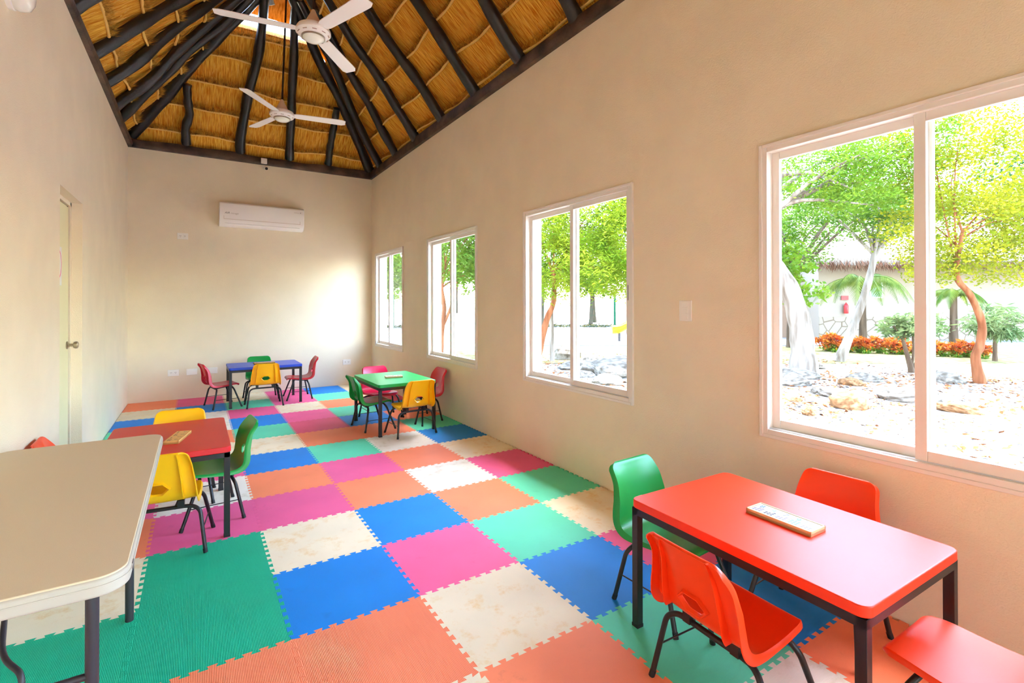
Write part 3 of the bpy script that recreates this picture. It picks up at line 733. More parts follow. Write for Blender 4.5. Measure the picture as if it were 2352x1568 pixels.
# ---------------------------------------------------------------- chairs
PROF = [(.186, .290, .128), (.194, .302, .137), (.189, .315, .147), (.174, .323, .158), (.155, .3245, .166), (.12, .322, .174), (.05, .314, .180), (-.03, .309, .184), (-.09, .311, .186),
        (-.135, .323, .187), (-.166, .353, .186), (-.183, .40, .181), (-.197, .45, .174), (-.213, .51, .165), (-.230, .566, .157), (-.239, .593, .152), (-.244, .608, .142), (-.249, .617, .127), (-.257, .620, .112), (-.265, .615, .104)]
def shell_meshes():
    P = catmull([Vector(p) for p in PROF], 5); NS = len(P)
    # arc length
    Sx = [0.0]
    for i in range(1, NS): Sx.append(Sx[-1] + math.hypot(P[i].x - P[i - 1].x, P[i].y - P[i - 1].y))
    us = [-1, -0.97, -0.92, -0.85] + [-0.78 + 1.56 * k_ / 22 for k_ in range(23)] + [0.85, 0.92, 0.97, 1]
    rows = []; CV = []
    tot = Sx[-1]
    hole_s = None
    for i in range(NS):
        y_, z_, w_ = P[i]
        a = P[max(i - 1, 0)]; b = P[min(i + 1, NS - 1)]
        ty, tz = b.x - a.x, b.y - a.y; ln = math.hypot(ty, tz); ty /= ln; tz /= ln
        # sitter side normal: up over the seat, forward over the back
        n_ = Vector((tz, -ty))
        s = Sx[i]
        backness = max(0, min(1, (z_ - 0.33) / 0.12)) if y_ < -0.05 else 0
        end = min(s, tot - s); ef = max(0.0, min(1, end / 0.05))
        ef2 = max(0.0, min(1, end / 0.13)); curve = (0.008 + 0.024 * backness) * ef2 * ef2 * (3 - 2 * ef2)
        row = []; CV.append(curve)
        for u in us:
            c = curve * (abs(u) ** 2.2)
            row.append(Vector((u * w_, y_ + n_.x * c, z_ + n_.y * c)))
        fl = (0.018 + 0.020 * math.exp(-((s - 0.42) / 0.12) ** 2) + 0.006 * backness) * (0.25 + 0.75 * ef)
        L0, R0 = row[0], row[-1]
        ext = []
        for f_, o_ in ((0.25, 0.004), (0.6, 0.007), (1.0, 0.008)):
            ext.append((f_ * fl, o_))
        left = [Vector((L0.x - o_, L0.y - n_.x * f_, L0.z - n_.y * f_)) for f_, o_ in reversed(ext)]
        right = [Vector((R0.x + o_, R0.y - n_.x * f_, R0.z - n_.y * f_)) for f_, o_ in ext]
        rows.append(left + row + right)
    NC = len(rows[0])
    # hexagonal hand hole low in the backrest
    ksplit = max(i for i in range(NS) if P[i].x > -0.152 and P[i].y < 0.345)
    hc = 0.405; hw, hh = 0.052, 0.030
    i_c = min(range(ksplit, NS), key=lambda i: abs(P[i].y - hc)); sc_ = Sx[i_c]
    hexa = [(-hw, 0), (-hw * 0.5, hh), (hw * 0.5, hh), (hw, 0), (hw * 0.45, -hh), (-hw * 0.45, -hh)]
    def inside(x, s):
        return abs(s) < hh and abs(x) < hw - abs(s) * (0.5 * hw / hh)
    def radial(x, s):
        # scale factor to reach the hexagon
        a = math.atan2(s, x); best = 9
        for k_ in range(6):
            p, q = hexa[k_], hexa[(k_ + 1) % 6]
            dx, dy = math.cos(a), math.sin(a); ex_, ey_ = q[0] - p[0], q[1] - p[1]
            den = dx * ey_ - dy * ex_
            if abs(den) < 1e-9: continue
            t_ = (p[0] * ey_ - p[1] * ex_) / den; v_ = (p[0] * dy - p[1] * dx) / den
            if t_ > 0 and -1e-6 <= v_ <= 1 + 1e-6: best = min(best, t_)
        return best
    def part(r0, r1, hole):
        bm = bmesh.new(); G = {}
        uv = {}
        for i in range(r0, r1 + 1):
            for c in range(NC):
                G[i, c] = bm.verts.new(rows[i][c]); uv[G[i, c]] = (rows[i][c].x, Sx[i] - sc_, i)
        for i in range(r0, r1):
            for c in range(NC - 1):
                xm = (rows[i][c].x + rows[i][c + 1].x + rows[i + 1][c].x + rows[i + 1][c + 1].x) / 4; sm = (Sx[i] + Sx[i + 1]) / 2 - sc_
                if hole and inside(xm, sm): continue
                bm.faces.new((G[i, c], G[i, c + 1], G[i + 1, c + 1], G[i + 1, c]))
        if hole:
            for v in [v for v in bm.verts if not v.link_faces]: bm.verts.remove(v)
            for v in bm.verts:
                x, s, i = uv[v]
                if abs(x) < hw * 1.6 and abs(s) < hh * 1.9 and any(e.is_boundary for e in v.link_edges) and v.link_faces:
                    rr = math.hypot(x, s)
                    if rr < 1e-6: continue
                    k_ = radial(x, s) / rr; nx, ns_ = x * k_, s * k_
                    dsl = ns_ - s
                    a = P[max(i - 1, 0)]; b = P[min(i + 1, NS - 1)]; ty, tz = b.x - a.x, b.y - a.y; ln = math.hypot(ty, tz)
                    v.co.x = nx; v.co.y += dsl * ty / ln; v.co.z += dsl * tz / ln
        bmesh.ops.recalc_face_normals(bm, faces=bm.faces)
        fm = max(bm.faces, key=lambda f: f.calc_center_median().z if hole else f.calc_area())
        # normals towards the sitter
        ref = sum((f.normal for f in bm.faces), Vector()); want = Vector((0, 1, 0.2)) if hole else Vector((0, 0, 1))
        if ref.dot(want) < 0: bmesh.ops.reverse_faces(bm, faces=bm.faces)
        geom = bmesh.ops.solidify(bm, geom=bm.faces[:], thickness=0.0045)
        # rear ribs and hole rim
        if hole:
            def quadstrip(pa, pb):
                va = [bm.verts.new(p) for p in pa]; vb = [bm.verts.new(p) for p in pb]
                for k_ in range(len(va) - 1): bm.faces.new((va[k_], va[k_ + 1], vb[k_ + 1], vb[k_]))
                return va, vb
            for sx in (-1, 1):
                for off in (0.0, 0.004):
                    pa = []; pb = []
                    for i in range(r0 + 1, r1 - 15):
                        y_, z_, w_ = P[i]; x = sx * (w_ * 0.66 + off)
                        d_ = 0.010 + 0.024 * max(0, 1 - (z_ - 0.33) / 0.2)
                        pa.append(Vector((x, y_ - 0.003 + CV[i] * 0.38, z_))); pb.append(Vector((x, y_ - d_, z_ - 0.002)))
                    quadstrip(pa, pb)
                    if off: quadstrip(pb, prev_pb)
                    prev_pb = pb
            # rim
            a = P[i_c - 1]; b = P[i_c + 1]; ty, tz = b.x - a.x, b.y - a.y; ln = math.hypot(ty, tz); ty /= ln; tz /= ln
            ring = []
            for sc2, dep in ((1.0, 0.0), (1.12, 0.013), (1.22, 0.013), (1.30, 0.0)):
                ring.append([Vector((hx * sc2, P[i_c].x + hs_ * sc2 * ty - tz * dep - 0.003, P[i_c].y + hs_ * sc2 * tz + ty * dep)) for hx, hs_ in hexa])
            for k_ in range(3):
                va, vb = quadstrip(ring[k_] + [ring[k_][0]], ring[k_ + 1] + [ring[k_ + 1][0]])
        me = bpy.data.meshes.new('shell'); bm.to_mesh(me); bm.free()
        me.polygons.foreach_set('use_smooth', [True] * len(me.polygons)); me.set_sharp_from_angle(angle=R(52))
        return me
    return part(0, ksplit, False), part(ksplit, NS - 1, True)
SEAT_ME, BACK_ME = shell_meshes()
SEAT_ME.name = 'seat'; BACK_ME.name = 'backrest'
def leg_mb(sx, front):
    if front: pts = [(.230, .199, .004), (.190, .112, .250), (.160, .092, .287), (.115, .090, .2895)]
    else: pts = [(.228, -.154, .004), (.196, -.108, .235), (.160, -.096, .262), (.115, -.094, .265)]
    m_ = MB(); m_.tube(arc_path([(sx * p[0], p[1], p[2]) for p in pts], 0.045, 6), 0.0108, 12); return m_
LEGS = {}
def proto_chair():
    t = empty('plastic_chair', (0, 0, 0))
    for nm, me in (('seat', SEAT_ME), ('backrest', BACK_ME)):
        o = bpy.data.objects.new(nm, me.copy()); COL.objects.link(o); o.parent = t
    for sx in (-1, 1):
        for fr in (True, False):
            lg = leg_mb(sx, fr).build('leg', M_black, t, smooth=True)
            fx, fy = (.230, .199) if fr else (.228, -.154)
            m_ = MB(); m_.tube([(sx * (fx + 0.001), fy + (0.002 if fr else -0.002), 0.0), (sx * (fx - 0.0035), fy - (0.0065 if fr else -0.004), 0.024)], 0.0120, 12); m_.build('foot_cap', M_cap, lg, smooth=True, angle=50)
    m_ = MB()
    m_.tube([(-.117, .090, .2895), (.117, .090, .2895)], 0.0108, 12); m_.tube([(-.117, -.094, .265), (.117, -.094, .265)], 0.0108, 12)
    for sx in (-1, 1):
        m_.b2((sx * .10 - .014, .07, .292), (sx * .10 + .014, .112, .308)); m_.b2((sx * .10 - .016, -.112, .262), (sx * .10 + .016, -.078, .306))
        m_.tube([(sx * .10, .092, .290), (sx * .10, -.094, .268)], 0.007, 8)
    m_.build('seat_frame', M_black, t, smooth=True)
    for sx in (-1, 1):
        m_ = MB(); m_.tube([(sx * .2105, .156, .125), (sx * .2105, -.130, .125)], 0.0034, 8); m_.build('stretcher_wire', M_black, t, smooth=True)
    return t
PROTO = None
used = False
def chair(col, x, y, ang, label, scale=1.0, group=None):
    """ang: facing direction in degrees (0 = towards +x)"""
    global PROTO, used
    if PROTO is None: PROTO = proto_chair(); c = PROTO
    else: c = copy_tree(PROTO)
    c.location = (x, y, 0); c.rotation_euler = (0, 0, R(ang - 90))
    for ch in c.children:
        if ch.name.split('.')[0] in ('seat', 'backrest'):
            base_me = SEAT_ME if ch.name.startswith('seat') else BACK_ME
            me = CH_ME.setdefault((ch.name.split('.')[0], col), None)
            if me is None:
                me = base_me.copy(); me.materials.clear(); me.materials.append(SHELL[col]); CH_ME[(ch.name.split('.')[0], col)] = me
            ch.data = me
    tagit(c, label, 'chair', group or "children's plastic chairs")
    return c
CH_ME = {}
chair('orange', 1.282, -1.214, -3.1, 'orange-red plastic chair seen from behind, pushed under the left side of the bright red table')
chair('green', 1.608, -0.680, -87.2, 'green plastic chair at the far end of the bright red table')
chair('orange', 2.000, -1.169, 183.4, 'orange-red plastic chair between the bright red table and the large window')
chair('orange', 1.690, -1.784, 88.5, 'red plastic chair at the near end of the bright red table, cut by the frame')
chair('green', -0.251, 1.690, 185.3, 'green plastic chair on the right side of the dull red table')
chair('yellow', -0.508, 1.257, 82.7, 'yellow plastic chair seen from behind at the near end of the dull red table')
chair('yellow', -0.464, 2.078, -92.8, 'yellow plastic chair at the far end of the dull red table')
chair('orange', -0.900, 1.74, 2.0, 'orange-red plastic chair against the left wall behind the beige folding table')
chair('yellow', 1.672, 2.934, 93.7, 'yellow plastic chair seen from behind at the near end of the green table')
chair('green', 1.377, 3.442, 3.4, 'green plastic chair on the left side of the green table')
chair('red', 2.048, 3.509, 180.8, 'red plastic chair between the green table and the window wall')
chair('pink', 1.629, 3.897, -89.1, 'raspberry pink plastic chair at the far end of the green table')
chair('red', -0.054, 5.763, 12.6, 'crimson plastic chair at the left end of the blue table')
chair('yellow', 0.463, 5.490, 90.2, 'yellow plastic chair seen from behind at the blue table')
chair('green', 0.480, 6.118, -90.1, 'green plastic chair between the blue table and the far wall')
chair('red', 0.987, 5.871, 178.1, 'crimson plastic chair at the right end of the blue table')

# ---------------------------------------------------------------- folding table
t = empty('folding_table', (-0.835, 0.2325, 0), 0, 'beige plastic folding table with dark tube legs, front left', 'folding table')
fwid, flen, fh = 0.665, 1.70, 0.72
m_ = MB(); m_.prism(rrect(fwid - 0.012, flen - 0.012, 0.065, 8), fh - 0.012, fh); m_.build('tabletop', M_folding, t, bevel=0.003)
m_ = MB(); m_.prism(rrect(fwid, flen, 0.07, 8), fh - 0.052, fh - 0.004); m_.build('edge_band', M_fold_edge, t, bevel=0.009, seg=3)
m_ = MB(); m_.prism(rrect(fwid + 0.004, flen + 0.004, 0.07, 8), fh - 0.024, fh - 0.020); m_.build('edge_bead', M_fold_edge, t, bevel=0.0015)
m_ = MB(); m_.box((fwid / 2 + 0.001, -flen / 2 + 0.11, fh - 0.028), (0.004, 0.030, 0.018)); m_.build('edge_plug', M_ink, t, bevel=0.001)
for yy in (-0.655, 0.305):
    for sx in (-1, 1):
        m_ = MB(); m_.tube([(sx * 0.232, yy, 0.0), (sx * 0.232, yy, fh - 0.05)], 0.0165, 16); m_.build('leg', M_foldleg, t, smooth=True)
    m_ = MB(); m_.tube([(-0.232, yy, 0.36), (0.232, yy, 0.36)], 0.0105, 12); m_.build('crossbar', M_foldleg, t, smooth=True)
m_ = MB(); m_.tube(arc_path([(0.083, -0.655, 0.36), (0.083, -0.650, 0.42), (0.02, -0.56, 0.435), (-0.05, -0.15, fh - 0.06)], 0.05), 0.0075, 10); m_.build('folding_brace', M_foldleg, t, smooth=True)
m_ = MB(); m_.b2((-0.27, -0.70, fh - 0.062), (0.27, -0.61, fh - 0.05)); m_.b2((-0.27, 0.26, fh - 0.062), (0.27, 0.35, fh - 0.05)); m_.build('leg_bracket', M_foldleg, t)

# ---------------------------------------------------------------- number puzzles on the tables
def puzzle(name, loc, rz, w, l, label, wood, cells, z):
    t = empty(name, (loc[0], loc[1], z), rz, label, 'puzzle', 'wooden number puzzles on the tables')
    m_ = MB(); m_.b2((-w / 2, -l / 2, 0), (w / 2, l / 2, 0.012)); m_.b2((-w / 2, -l / 2, 0), (-w / 2 + 0.007, l / 2, 0.020)); m_.b2((w / 2 - 0.007, -l / 2, 0), (w / 2, l / 2, 0.020))
    m_.b2((-w / 2, -l / 2, 0), (w / 2, -l / 2 + 0.007, 0.020)); m_.b2((-w / 2, l / 2 - 0.007, 0), (w / 2, l / 2, 0.020)); m_.build('tray', wood, t, bevel=0.001)
    n = len(cells); ch = (l - 0.016) / n
    for i, (dg, colr, cnt, c2) in enumerate(cells):
        yc = l / 2 - 0.008 - ch * (i + 0.5)
        m_ = MB(); m_.b2((-w / 2 + 0.009, yc - ch / 2 + 0.0008, 0.012), (w / 2 - 0.009, yc + ch / 2 - 0.0008, 0.0185)); pc = m_.build('number_tile', PZ_card if wood is not M_wood else M_wood, t, bevel=0.0008)
        text(dg, w * 0.36, (w * 0.06, yc + ch * 0.26, 0.0187), (0, 0, R(-90)), PZ[colr], 'printed_digit', pc, 0, 0.0002)
        m_ = MB()
        for k_ in range(cnt):
            cx_ = -w * 0.30 + (k_ // 3) * w * 0.13; cy_ = yc + (k_ % 3 - 1) * ch * 0.26
            m_.lathe([(0.0045 * w / 0.09, 0.0), (0.0045 * w / 0.09, 0.0005)], 10, (cx_, cy_, 0.0186))
        m_.build('printed_dots', PZ[c2], pc)
    return t
PZ_card = mat('puzzle_card', srgb(190, 189, 180), 0.55, spec=0.2)
PZ = {k_: mat('print_' + k_, v_, 0.5) for k_, v_ in dict(blue=srgb(50, 110, 230), teal=srgb(120, 190, 200), violet=srgb(90, 100, 200), green=srgb(40, 140, 90), pink=srgb(230, 110, 130), grey=srgb(80, 72, 74), sky=srgb(100, 165, 220), brown=srgb(80, 60, 50), pale=srgb(130, 116, 130)).items()}
M_tray = mat('white_sided_tray', srgb(226, 190, 140), 0.5, spec=0.3)
puzzle('number_puzzle', (1.637, -1.221), R(-1.5), 0.105, 0.262, 'white number puzzle tray with coloured digits on the bright red table', M_tray,
       [('8', 'blue', 8, 'pale'), ('4', 'teal', 7, 'grey'), ('7', 'violet', 7, 'pale'), ('9', 'green', 9, 'sky'), ('1', 'pink', 6, 'pale')], 0.568)
puzzle('number_puzzle', (-0.450, 1.60), R(-14), 0.085, 0.275, 'wooden number puzzle with grey figures on the dull red table', M_wood,
       [('3', 'grey', 3, 'brown'), ('5', 'grey', 5, 'brown'), ('2', 'grey', 2, 'brown'), ('6', 'grey', 6, 'brown')], 0.559)
puzzle('number_puzzle', (1.63, 3.40), R(78), 0.10, 0.20, 'small pale puzzle tray lying on the green table', M_tray,
       [('2', 'grey', 2, 'brown'), ('4', 'grey', 4, 'pale'), ('6', 'grey', 6, 'brown')], 0.565)
puzzle('number_puzzle', (0.50, 5.83), R(90), 0.10, 0.28, 'wooden puzzle on the blue table behind the yellow chair', M_wood,
       [('1', 'grey', 1, 'brown'), ('3', 'grey', 3, 'brown'), ('5', 'grey', 5, 'brown')], 0.557)
#EXTERIOR#
# ================================================================ outside
M_ground = mat('pale_gravel_ground', srgb(118, 112, 106), 0.95, col2=srgb(172, 168, 164), vscale=2.2, bump=0.8, bscale=14, spec=0.1)
M_lawn = mat('dry_lawn', srgb(92, 90, 42), 0.95, col2=srgb(146, 134, 96), vscale=6.0, spec=0.05)
M_path = mat('grey_paving', srgb(112, 116, 122), 0.9, var=0.06, spec=0.1)
M_bark_w = mat('whitish_bark', srgb(96, 84, 72), 0.9, col2=srgb(158, 150, 140), vscale=1.2, bump=0.9, bscale=5, stretch=(6, 6, 0.8), spec=0.1)
M_bark_o = mat('orange_bark', srgb(100, 54, 30), 0.9, col2=srgb(150, 96, 64), vscale=1.5, bump=0.9, bscale=6, stretch=(6, 6, 0.8), spec=0.1)
M_bark_g = mat('grey_brown_bark', srgb(66, 52, 40), 0.9, col2=srgb(104, 86, 70), vscale=1.5, bump=0.8, bscale=6, stretch=(6, 6, 0.8), spec=0.1)
M_rock = mat('limestone', srgb(74, 66, 56), 0.95, col2=srgb(136, 129, 118), vscale=3.5, bump=0.9, bscale=7, spec=0.1)
M_rock2 = mat('ochre_rock', srgb(92, 60, 34), 0.95, col2=srgb(140, 108, 76), vscale=3.5, bump=0.9, bscale=7, spec=0.1)
def leafm(name, a, b, tl=0.35): return mat(name, srgb(*a), 0.6, col2=srgb(*b), vscale=4.0 if 'croton' in name else 1.6, transl=tl, spec=0.15)
L_yel = leafm('leaf_yellow_green', (84, 104, 8), (152, 148, 24))
L_ole = leafm('leaf_narrow_lime', (84, 120, 12), (158, 172, 44), 0.45)
L_mid = leafm('leaf_mid_green', (44, 86, 14), (98, 124, 26))
L_deep = leafm('leaf_deep_green', (22, 58, 22), (58, 92, 34))
L_lime = leafm('leaf_lime', (60, 108, 16), (118, 144, 38))
L_pale = leafm('leaf_pale_green', (58, 88, 44), (120, 136, 86))
L_palm = leafm('palm_leaf', (44, 82, 16), (104, 118, 36))
L_red = leafm('croton_leaf', (150, 30, 16), (196, 122, 20))
L_dry = mat('dead_leaf', srgb(86, 46, 20), 0.9, col2=srgb(150, 100, 56), vscale=20, spec=0.1)

m_ = MB(); m_.b2((-40, -45, GZ - 0.3), (70, 75, GZ)); o = m_.build('ground', M_ground); o['kind'] = 'structure'
HA = Vector((23.105, 8.226, 0)); HD = Vector((0.83445, -0.55107, 0)); HN = Vector((-0.55107, -0.83445, 0))
def along(t, off, z=GZ): return HA + HD * t + HN * off + Vector((0, 0, z))
def strip(t0, t1, o0, o1, z0, z1, m, name, **k):
    q = [along(t0, o0, 0), along(t1, o0, 0), along(t1, o1, 0), along(t0, o1, 0)]
    mb_ = MB(); mb_.prism([(p.x, p.y) for p in q], z0, z1); return mb_.build(name, m, fix=True, **k)
strip(-14, 16, 1.2, 3.2, GZ, GZ + 0.03, M_path, 'garden_path', kind='structure')
strip(-16, 16, 3.4, 8.6, GZ, GZ + 0.012, M_lawn, 'lawn', kind='structure')
m_ = MB(); m_.prism([(8.6, 9.6), (20, 6.0), (24, 14.0), (11.0, 17.0)], GZ, GZ + 0.01); 
m2 = MB(); m2.prism([(8.0, 8.6), (11.6, 6.9), (12.6, 8.6), (9.0, 10.4)], GZ, GZ + 0.014); m2.build('lawn', M_lawn, fix=True, kind='structure')
# grass tufts
def quads(name, cs, w, l, m, seed, flat=False, parent=None, updir=None, droop=0.0, **tags):
    """a leaf (thin diamond) at each centre, random direction"""
    rg = np.random.default_rng(seed); n = len(cs)
    th = rg.uniform(0, 2 * np.pi, n)
    if flat: ph = rg.normal(0, 0.25, n)
    else: ph = np.arcsin(rg.uniform(-0.9, 0.9, n)) * 0.8 - droop
    d = np.stack([np.cos(ph) * np.cos(th), np.cos(ph) * np.sin(th), np.sin(ph)], 1)
    if updir is not None:
        d = d * 0.55 + np.array(updir); d /= np.linalg.norm(d, axis=1)[:, None]
    r_ = rg.normal(size=(n, 3))
    if flat: r_ = np.stack([-np.sin(th), np.cos(th), rg.normal(0, 0.3, n)], 1)
    s = r_ - d * (r_ * d).sum(1)[:, None]; s /= np.linalg.norm(s, axis=1)[:, None]
    sc = rg.uniform(0.7, 1.3, n)[:, None]
    v = np.stack([cs, cs + d * l * 0.45 * sc + s * w / 2 * sc, cs + d * l * sc, cs + d * l * 0.45 * sc - s * w / 2 * sc], 1).reshape(-1, 3)
    me = bpy.data.meshes.new(name); me.vertices.add(4 * n); me.vertices.foreach_set('co', v.ravel())
    me.loops.add(4 * n); me.polygons.add(n); me.loops.foreach_set('vertex_index', np.arange(4 * n)); me.polygons.foreach_set('loop_start', np.arange(n) * 4); me.polygons.foreach_set('loop_total', np.full(n, 4))
    me.update(calc_edges=True); me.materials.append(m)
    o = bpy.data.objects.new(name, me); COL.objects.link(o)
    if parent is not None: o.parent = parent
    return tagit(o, **tags)
def blob_pts(rg, blobs, n):
    ws = np.array([b[3] * b[4] * b[5] for b in blobs]) ** 0.8; ws /= ws.sum(); out = []
    for b, w in zip(blobs, ws):
        k_ = max(8, int(n * w)); q = rg.normal(size=(k_, 3)); q /= np.linalg.norm(q, axis=1)[:, None]
        r_ = rg.uniform(0.15, 1, k_) ** 0.45
        # clump the leaves in sprays
        cl = rg.normal(size=(max(4, k_ // 28), 3)); cl /= np.linalg.norm(cl, axis=1)[:, None]; cl *= (rg.uniform(0.3, 1, len(cl)) ** 0.4)[:, None]
        idx = rg.integers(0, len(cl), k_)
        p = np.where(rg.random(k_)[:, None] < 0.72, cl[idx] + rg.normal(0, 0.12, (k_, 3)), q * r_[:, None])
        out.append(p * np.array(b[3:6]) + np.array(b[0:3]))
    return np.concatenate(out)
def tree(name, loc, trunk, blobs, n, w, l, lm, bm_, seed, label, cat='tree', group=None, twigs=7, droop=0.0, extra=None):
    """loc on the ground; trunk: list of (x,y,z,r) local polyline; blobs: (x,y,z,rx,ry,rz) local"""
    t = empty(name, loc, 0, label, cat, group); r_ = random.Random(seed); rg = np.random.default_rng(seed)
    m_ = MB(); pr_ = [Vector(p[:3]) for p in trunk]; pts = catmull(pr_, 5); rad = []
    for i in range(len(pts)):
        f_ = i / (len(pts) - 1) * (len(trunk) - 1); k_ = min(int(f_), len(trunk) - 2); rad.append((trunk[k_][3] * (1 - (f_ - k_)) + trunk[k_ + 1][3] * (f_ - k_)) * (1 + 0.05 * math.sin(i * 1.7 + seed)))
    m_.tube(pts, rad, 12); tk = m_.build('trunk', bm_, t, smooth=True, angle=70)
    top = pts[-1]; m_ = MB()
    for k_ in range(twigs):
        b = r_.choice(blobs); q = Vector(b[:3]) + Vector((r_.uniform(-.7, .7) * b[3], r_.uniform(-.7, .7) * b[4], r_.uniform(-.5, .8) * b[5]))
        st = pts[-1 - r_.randrange(0, max(1, len(pts) // 4))]; mid = st.lerp(q, 0.5) + Vector((r_.uniform(-.1, .1), r_.uniform(-.1, .1), 0.12)) * (q - st).length
        m_.tube(catmull([st, mid, q], 4), [rad[-1] * 0.7 * (1 - i / 9.5) for i in range(9)], 6)
    if extra:
        for e in extra: m_.tube(catmull([p[:3] for p in e], 5), [e[0][3] + (e[-1][3] - e[0][3]) * i / (5 * (len(e) - 1)) for i in range(5 * (len(e) - 1) + 1)], 8)
    m_.build('branches', bm_, t, smooth=True, angle=70)
    quads('foliage', blob_pts(rg, blobs, n), w, l, lm, seed, parent=t, droop=droop)
    return t
# --- seen through the largest window
tree('tree', (11.2, 3.5, GZ), [(0, 0, -0.05, .34), (-.02, .02, .5, .25), (-.05, .08, 1.2, .235), (-.16, .28, 2.0, .21), (-.35, .62, 2.7, .19), (-.45, .75, 3.6, .15), (0.05, .55, 4.6, .10)],
     [(.3, .3, 4.7, 1.7, 1.7, .9), (1.2, -.8, 4.4, 1.6, 1.3, .75), (.6, -1.6, 4.9, 1.3, 1.1, .8), (1.6, .3, 5.2, 1.5, 1.5, .8), (.4, -1.0, 3.8, .8, .8, .35)], 26000, .030, .085, L_lime, M_bark_w, 21,
     'thick white-barked tree nearest the large window on its left', extra=[[(-.75, 1.25, 3.4, .10), (.0, .35, 3.95, .085), (.45, -.35, 4.35, .06), (.7, -.9, 5.0, .03)], [(-.16, .28, 2.0, .16), (-.5, .8, 2.3, .13), (-.9, 1.3, 2.4, .10)]])
tree('tree', (12.1, 5.0, GZ), [(0, 0, 0, .10), (.02, 0, .9, .08), (0, 0, 1.6, .06)],
     [(-.1, -.1, 2.3, .95, .95, .5), (.3, -.75, 1.9, .8, .8, .36), (-.3, .3, 2.9, .9, .9, .5), (.1, -.3, 2.6, .9, .8, .5)], 3000, .085, .13, L_lime, M_bark_g, 22, 'small broad-leaved tree behind the thick white trunk')
tree('tree', (14.4, 4.2, GZ), [(0, 0, -0.02, .15), (.25, -.16, .7, .11), (.55, -.34, 1.6, .10), (.78, -.48, 2.5, .085), (.92, -.58, 3.4, .07)],
     [(1.0, -.6, 3.7, .8, .8, .5), (1.5, -1.0, 4.3, 1.2, 1.2, .7), (.6, .2, 4.4, 1.2, 1.2, .6)], 9000, .04, .10, L_mid, M_bark_w, 23, 'slender white leaning tree in front of the pale house')
tree('tree', (12.77, .92, GZ), [(0, 0, -.02, .11), (-.08, .05, .5, .075), (-.02, .0, .75, .078), (.03, -.02, 1.2, .066), (-.16, .10, 1.75, .056), (-.38, .25, 2.15, .05), (-.30, .18, 3.0, .03)],
     [(-.3, .2, 3.1, 1.35, 1.35, .8), (-.8, .5, 2.4, .6, .6, .5), (.5, -.4, 2.5, .9, .9, .6), (.2, -.1, 4.2, 1.5, 1.5, .9), (-.4, .3, 5.0, 1.2, 1.2, .7), (1.0, -.8, 3.4, 1.0, 1.0, 1.0)], 30000, .038, .062, L_yel, M_bark_o, 24,
     'crooked orange-barked tree with yellow-green crown at the right of the large window')
tree('tree', (18.0, 1.9, GZ), [(0, 0, 0, .06), (.01, 0, .5, .045), (0, 0, .95, .035)], [(0, 0, 1.15, .62, .62, .42), (.1, -.1, .85, .45, .45, .2)], 1300, .035, .26, L_pale, M_bark_g, 25, 'small slender tree with narrow pale leaves right of the orange trunk', droop=0.4)
tree('shrub', (13.5, 2.27, GZ), [(0, 0, 0, .07), (-.08, .06, .4, .045), (-.18, .12, .8, .03)], [(-.25, .15, 1.0, .42, .42, .26), (.25, -.18, 1.05, .42, .42, .28), (0, 0, 1.2, .4, .4, .2)], 1500, .05, .12, L_pale, M_bark_g, 26, 'round many-stemmed shrub behind the mullion of the large window', 'shrub',
     extra=[[(.02, -.02, 0, .04), (.15, -.1, .5, .035), (.25, -.2, .9, .02)], [(.0, .02, 0, .035), (.04, -.02, .5, .03), (.02, 0, 1.0, .02)]])
tree('tree', (22.0, 1.2, GZ), [(0, 0, 0, .26), (.05, 0, 1.2, .21), (.0, .05, 2.6, .19), (.1, 0, 4.0, .15)], [(0, 0, 5.2, 2.4, 2.4, 1.4), (.5, -.8, 3.9, 1.2, 1.2, .7)], 4500, .09, .16, L_deep, M_bark_g, 27, 'grey-trunked tree at the right edge of the large window')
def palm(loc, h, nf, fl, seed, label, lean=0.0):
    t = empty('palm', loc, 0, label, 'palm'); r_ = random.Random(seed)
    m_ = MB(); m_.tube([(0, 0, 0), (lean * .4, 0, h * .5), (lean, 0, h)], [.14, .10, .09], 10); m_.build('trunk', M_bark_g, t, smooth=True, angle=70)
    for k_ in range(nf):
        a = 2 * math.pi * k_ / nf + r_.uniform(-.2, .2); e = r_.uniform(.35, 1.0); L_ = fl * r_.uniform(.85, 1.1); m_ = MB(); pts = []
        for i in range(13):
            s = i / 12; pts.append(Vector((lean + math.cos(a) * L_ * s * (.95 - .15 * s), math.sin(a) * L_ * s * (.95 - .15 * s), h + L_ * (e * s - (e + .42) * s * s))))
        m_.tube(pts, [.016 * (1 - i / 14) for i in range(13)], 5)
        for i in range(1, 13):
            for q in range(5):
                p = pts[i - 1].lerp(pts[i], q / 5); tn = (pts[i] - pts[i - 1]).normalized(); sd_ = Vector((-math.sin(a), math.cos(a), 0)); ll = L_ * .27 * math.sin(math.pi * min(.97, .12 + .86 * (i + q / 5) / 13))
                for sg in (-1, 1):
                    dr = (sd_ * sg * .72 + tn * .45 + Vector((0, 0, -.55 - r_.uniform(0, .3)))).normalized(); w_ = tn * .012
                    m_.add([p - w_, p + w_, p + dr * ll * .6 + w_ * .7, p + dr * ll + Vector((0, 0, -.02)), p + dr * ll * .6 - w_ * .7], [(0, 1, 2, 3, 4)])
        m_.build('frond', L_palm, t)
tree('tree', (17.6, 7.2, GZ), [(0, 0, 0, .14), (.05, 0, 1.2, .11), (0, .05, 2.4, .09)], [(0, 0, 3.4, 1.3, 1.3, .8), (.7, -.8, 4.6, 1.6, 1.6, .9), (-.5, .6, 4.4, 1.4, 1.4, .9), (1.6, -1.8, 5.2, 1.6, 1.6, .9)], 9000, .05, .13, L_mid, M_bark_g, 28, 'bushy green tree rising in front of the house roof')
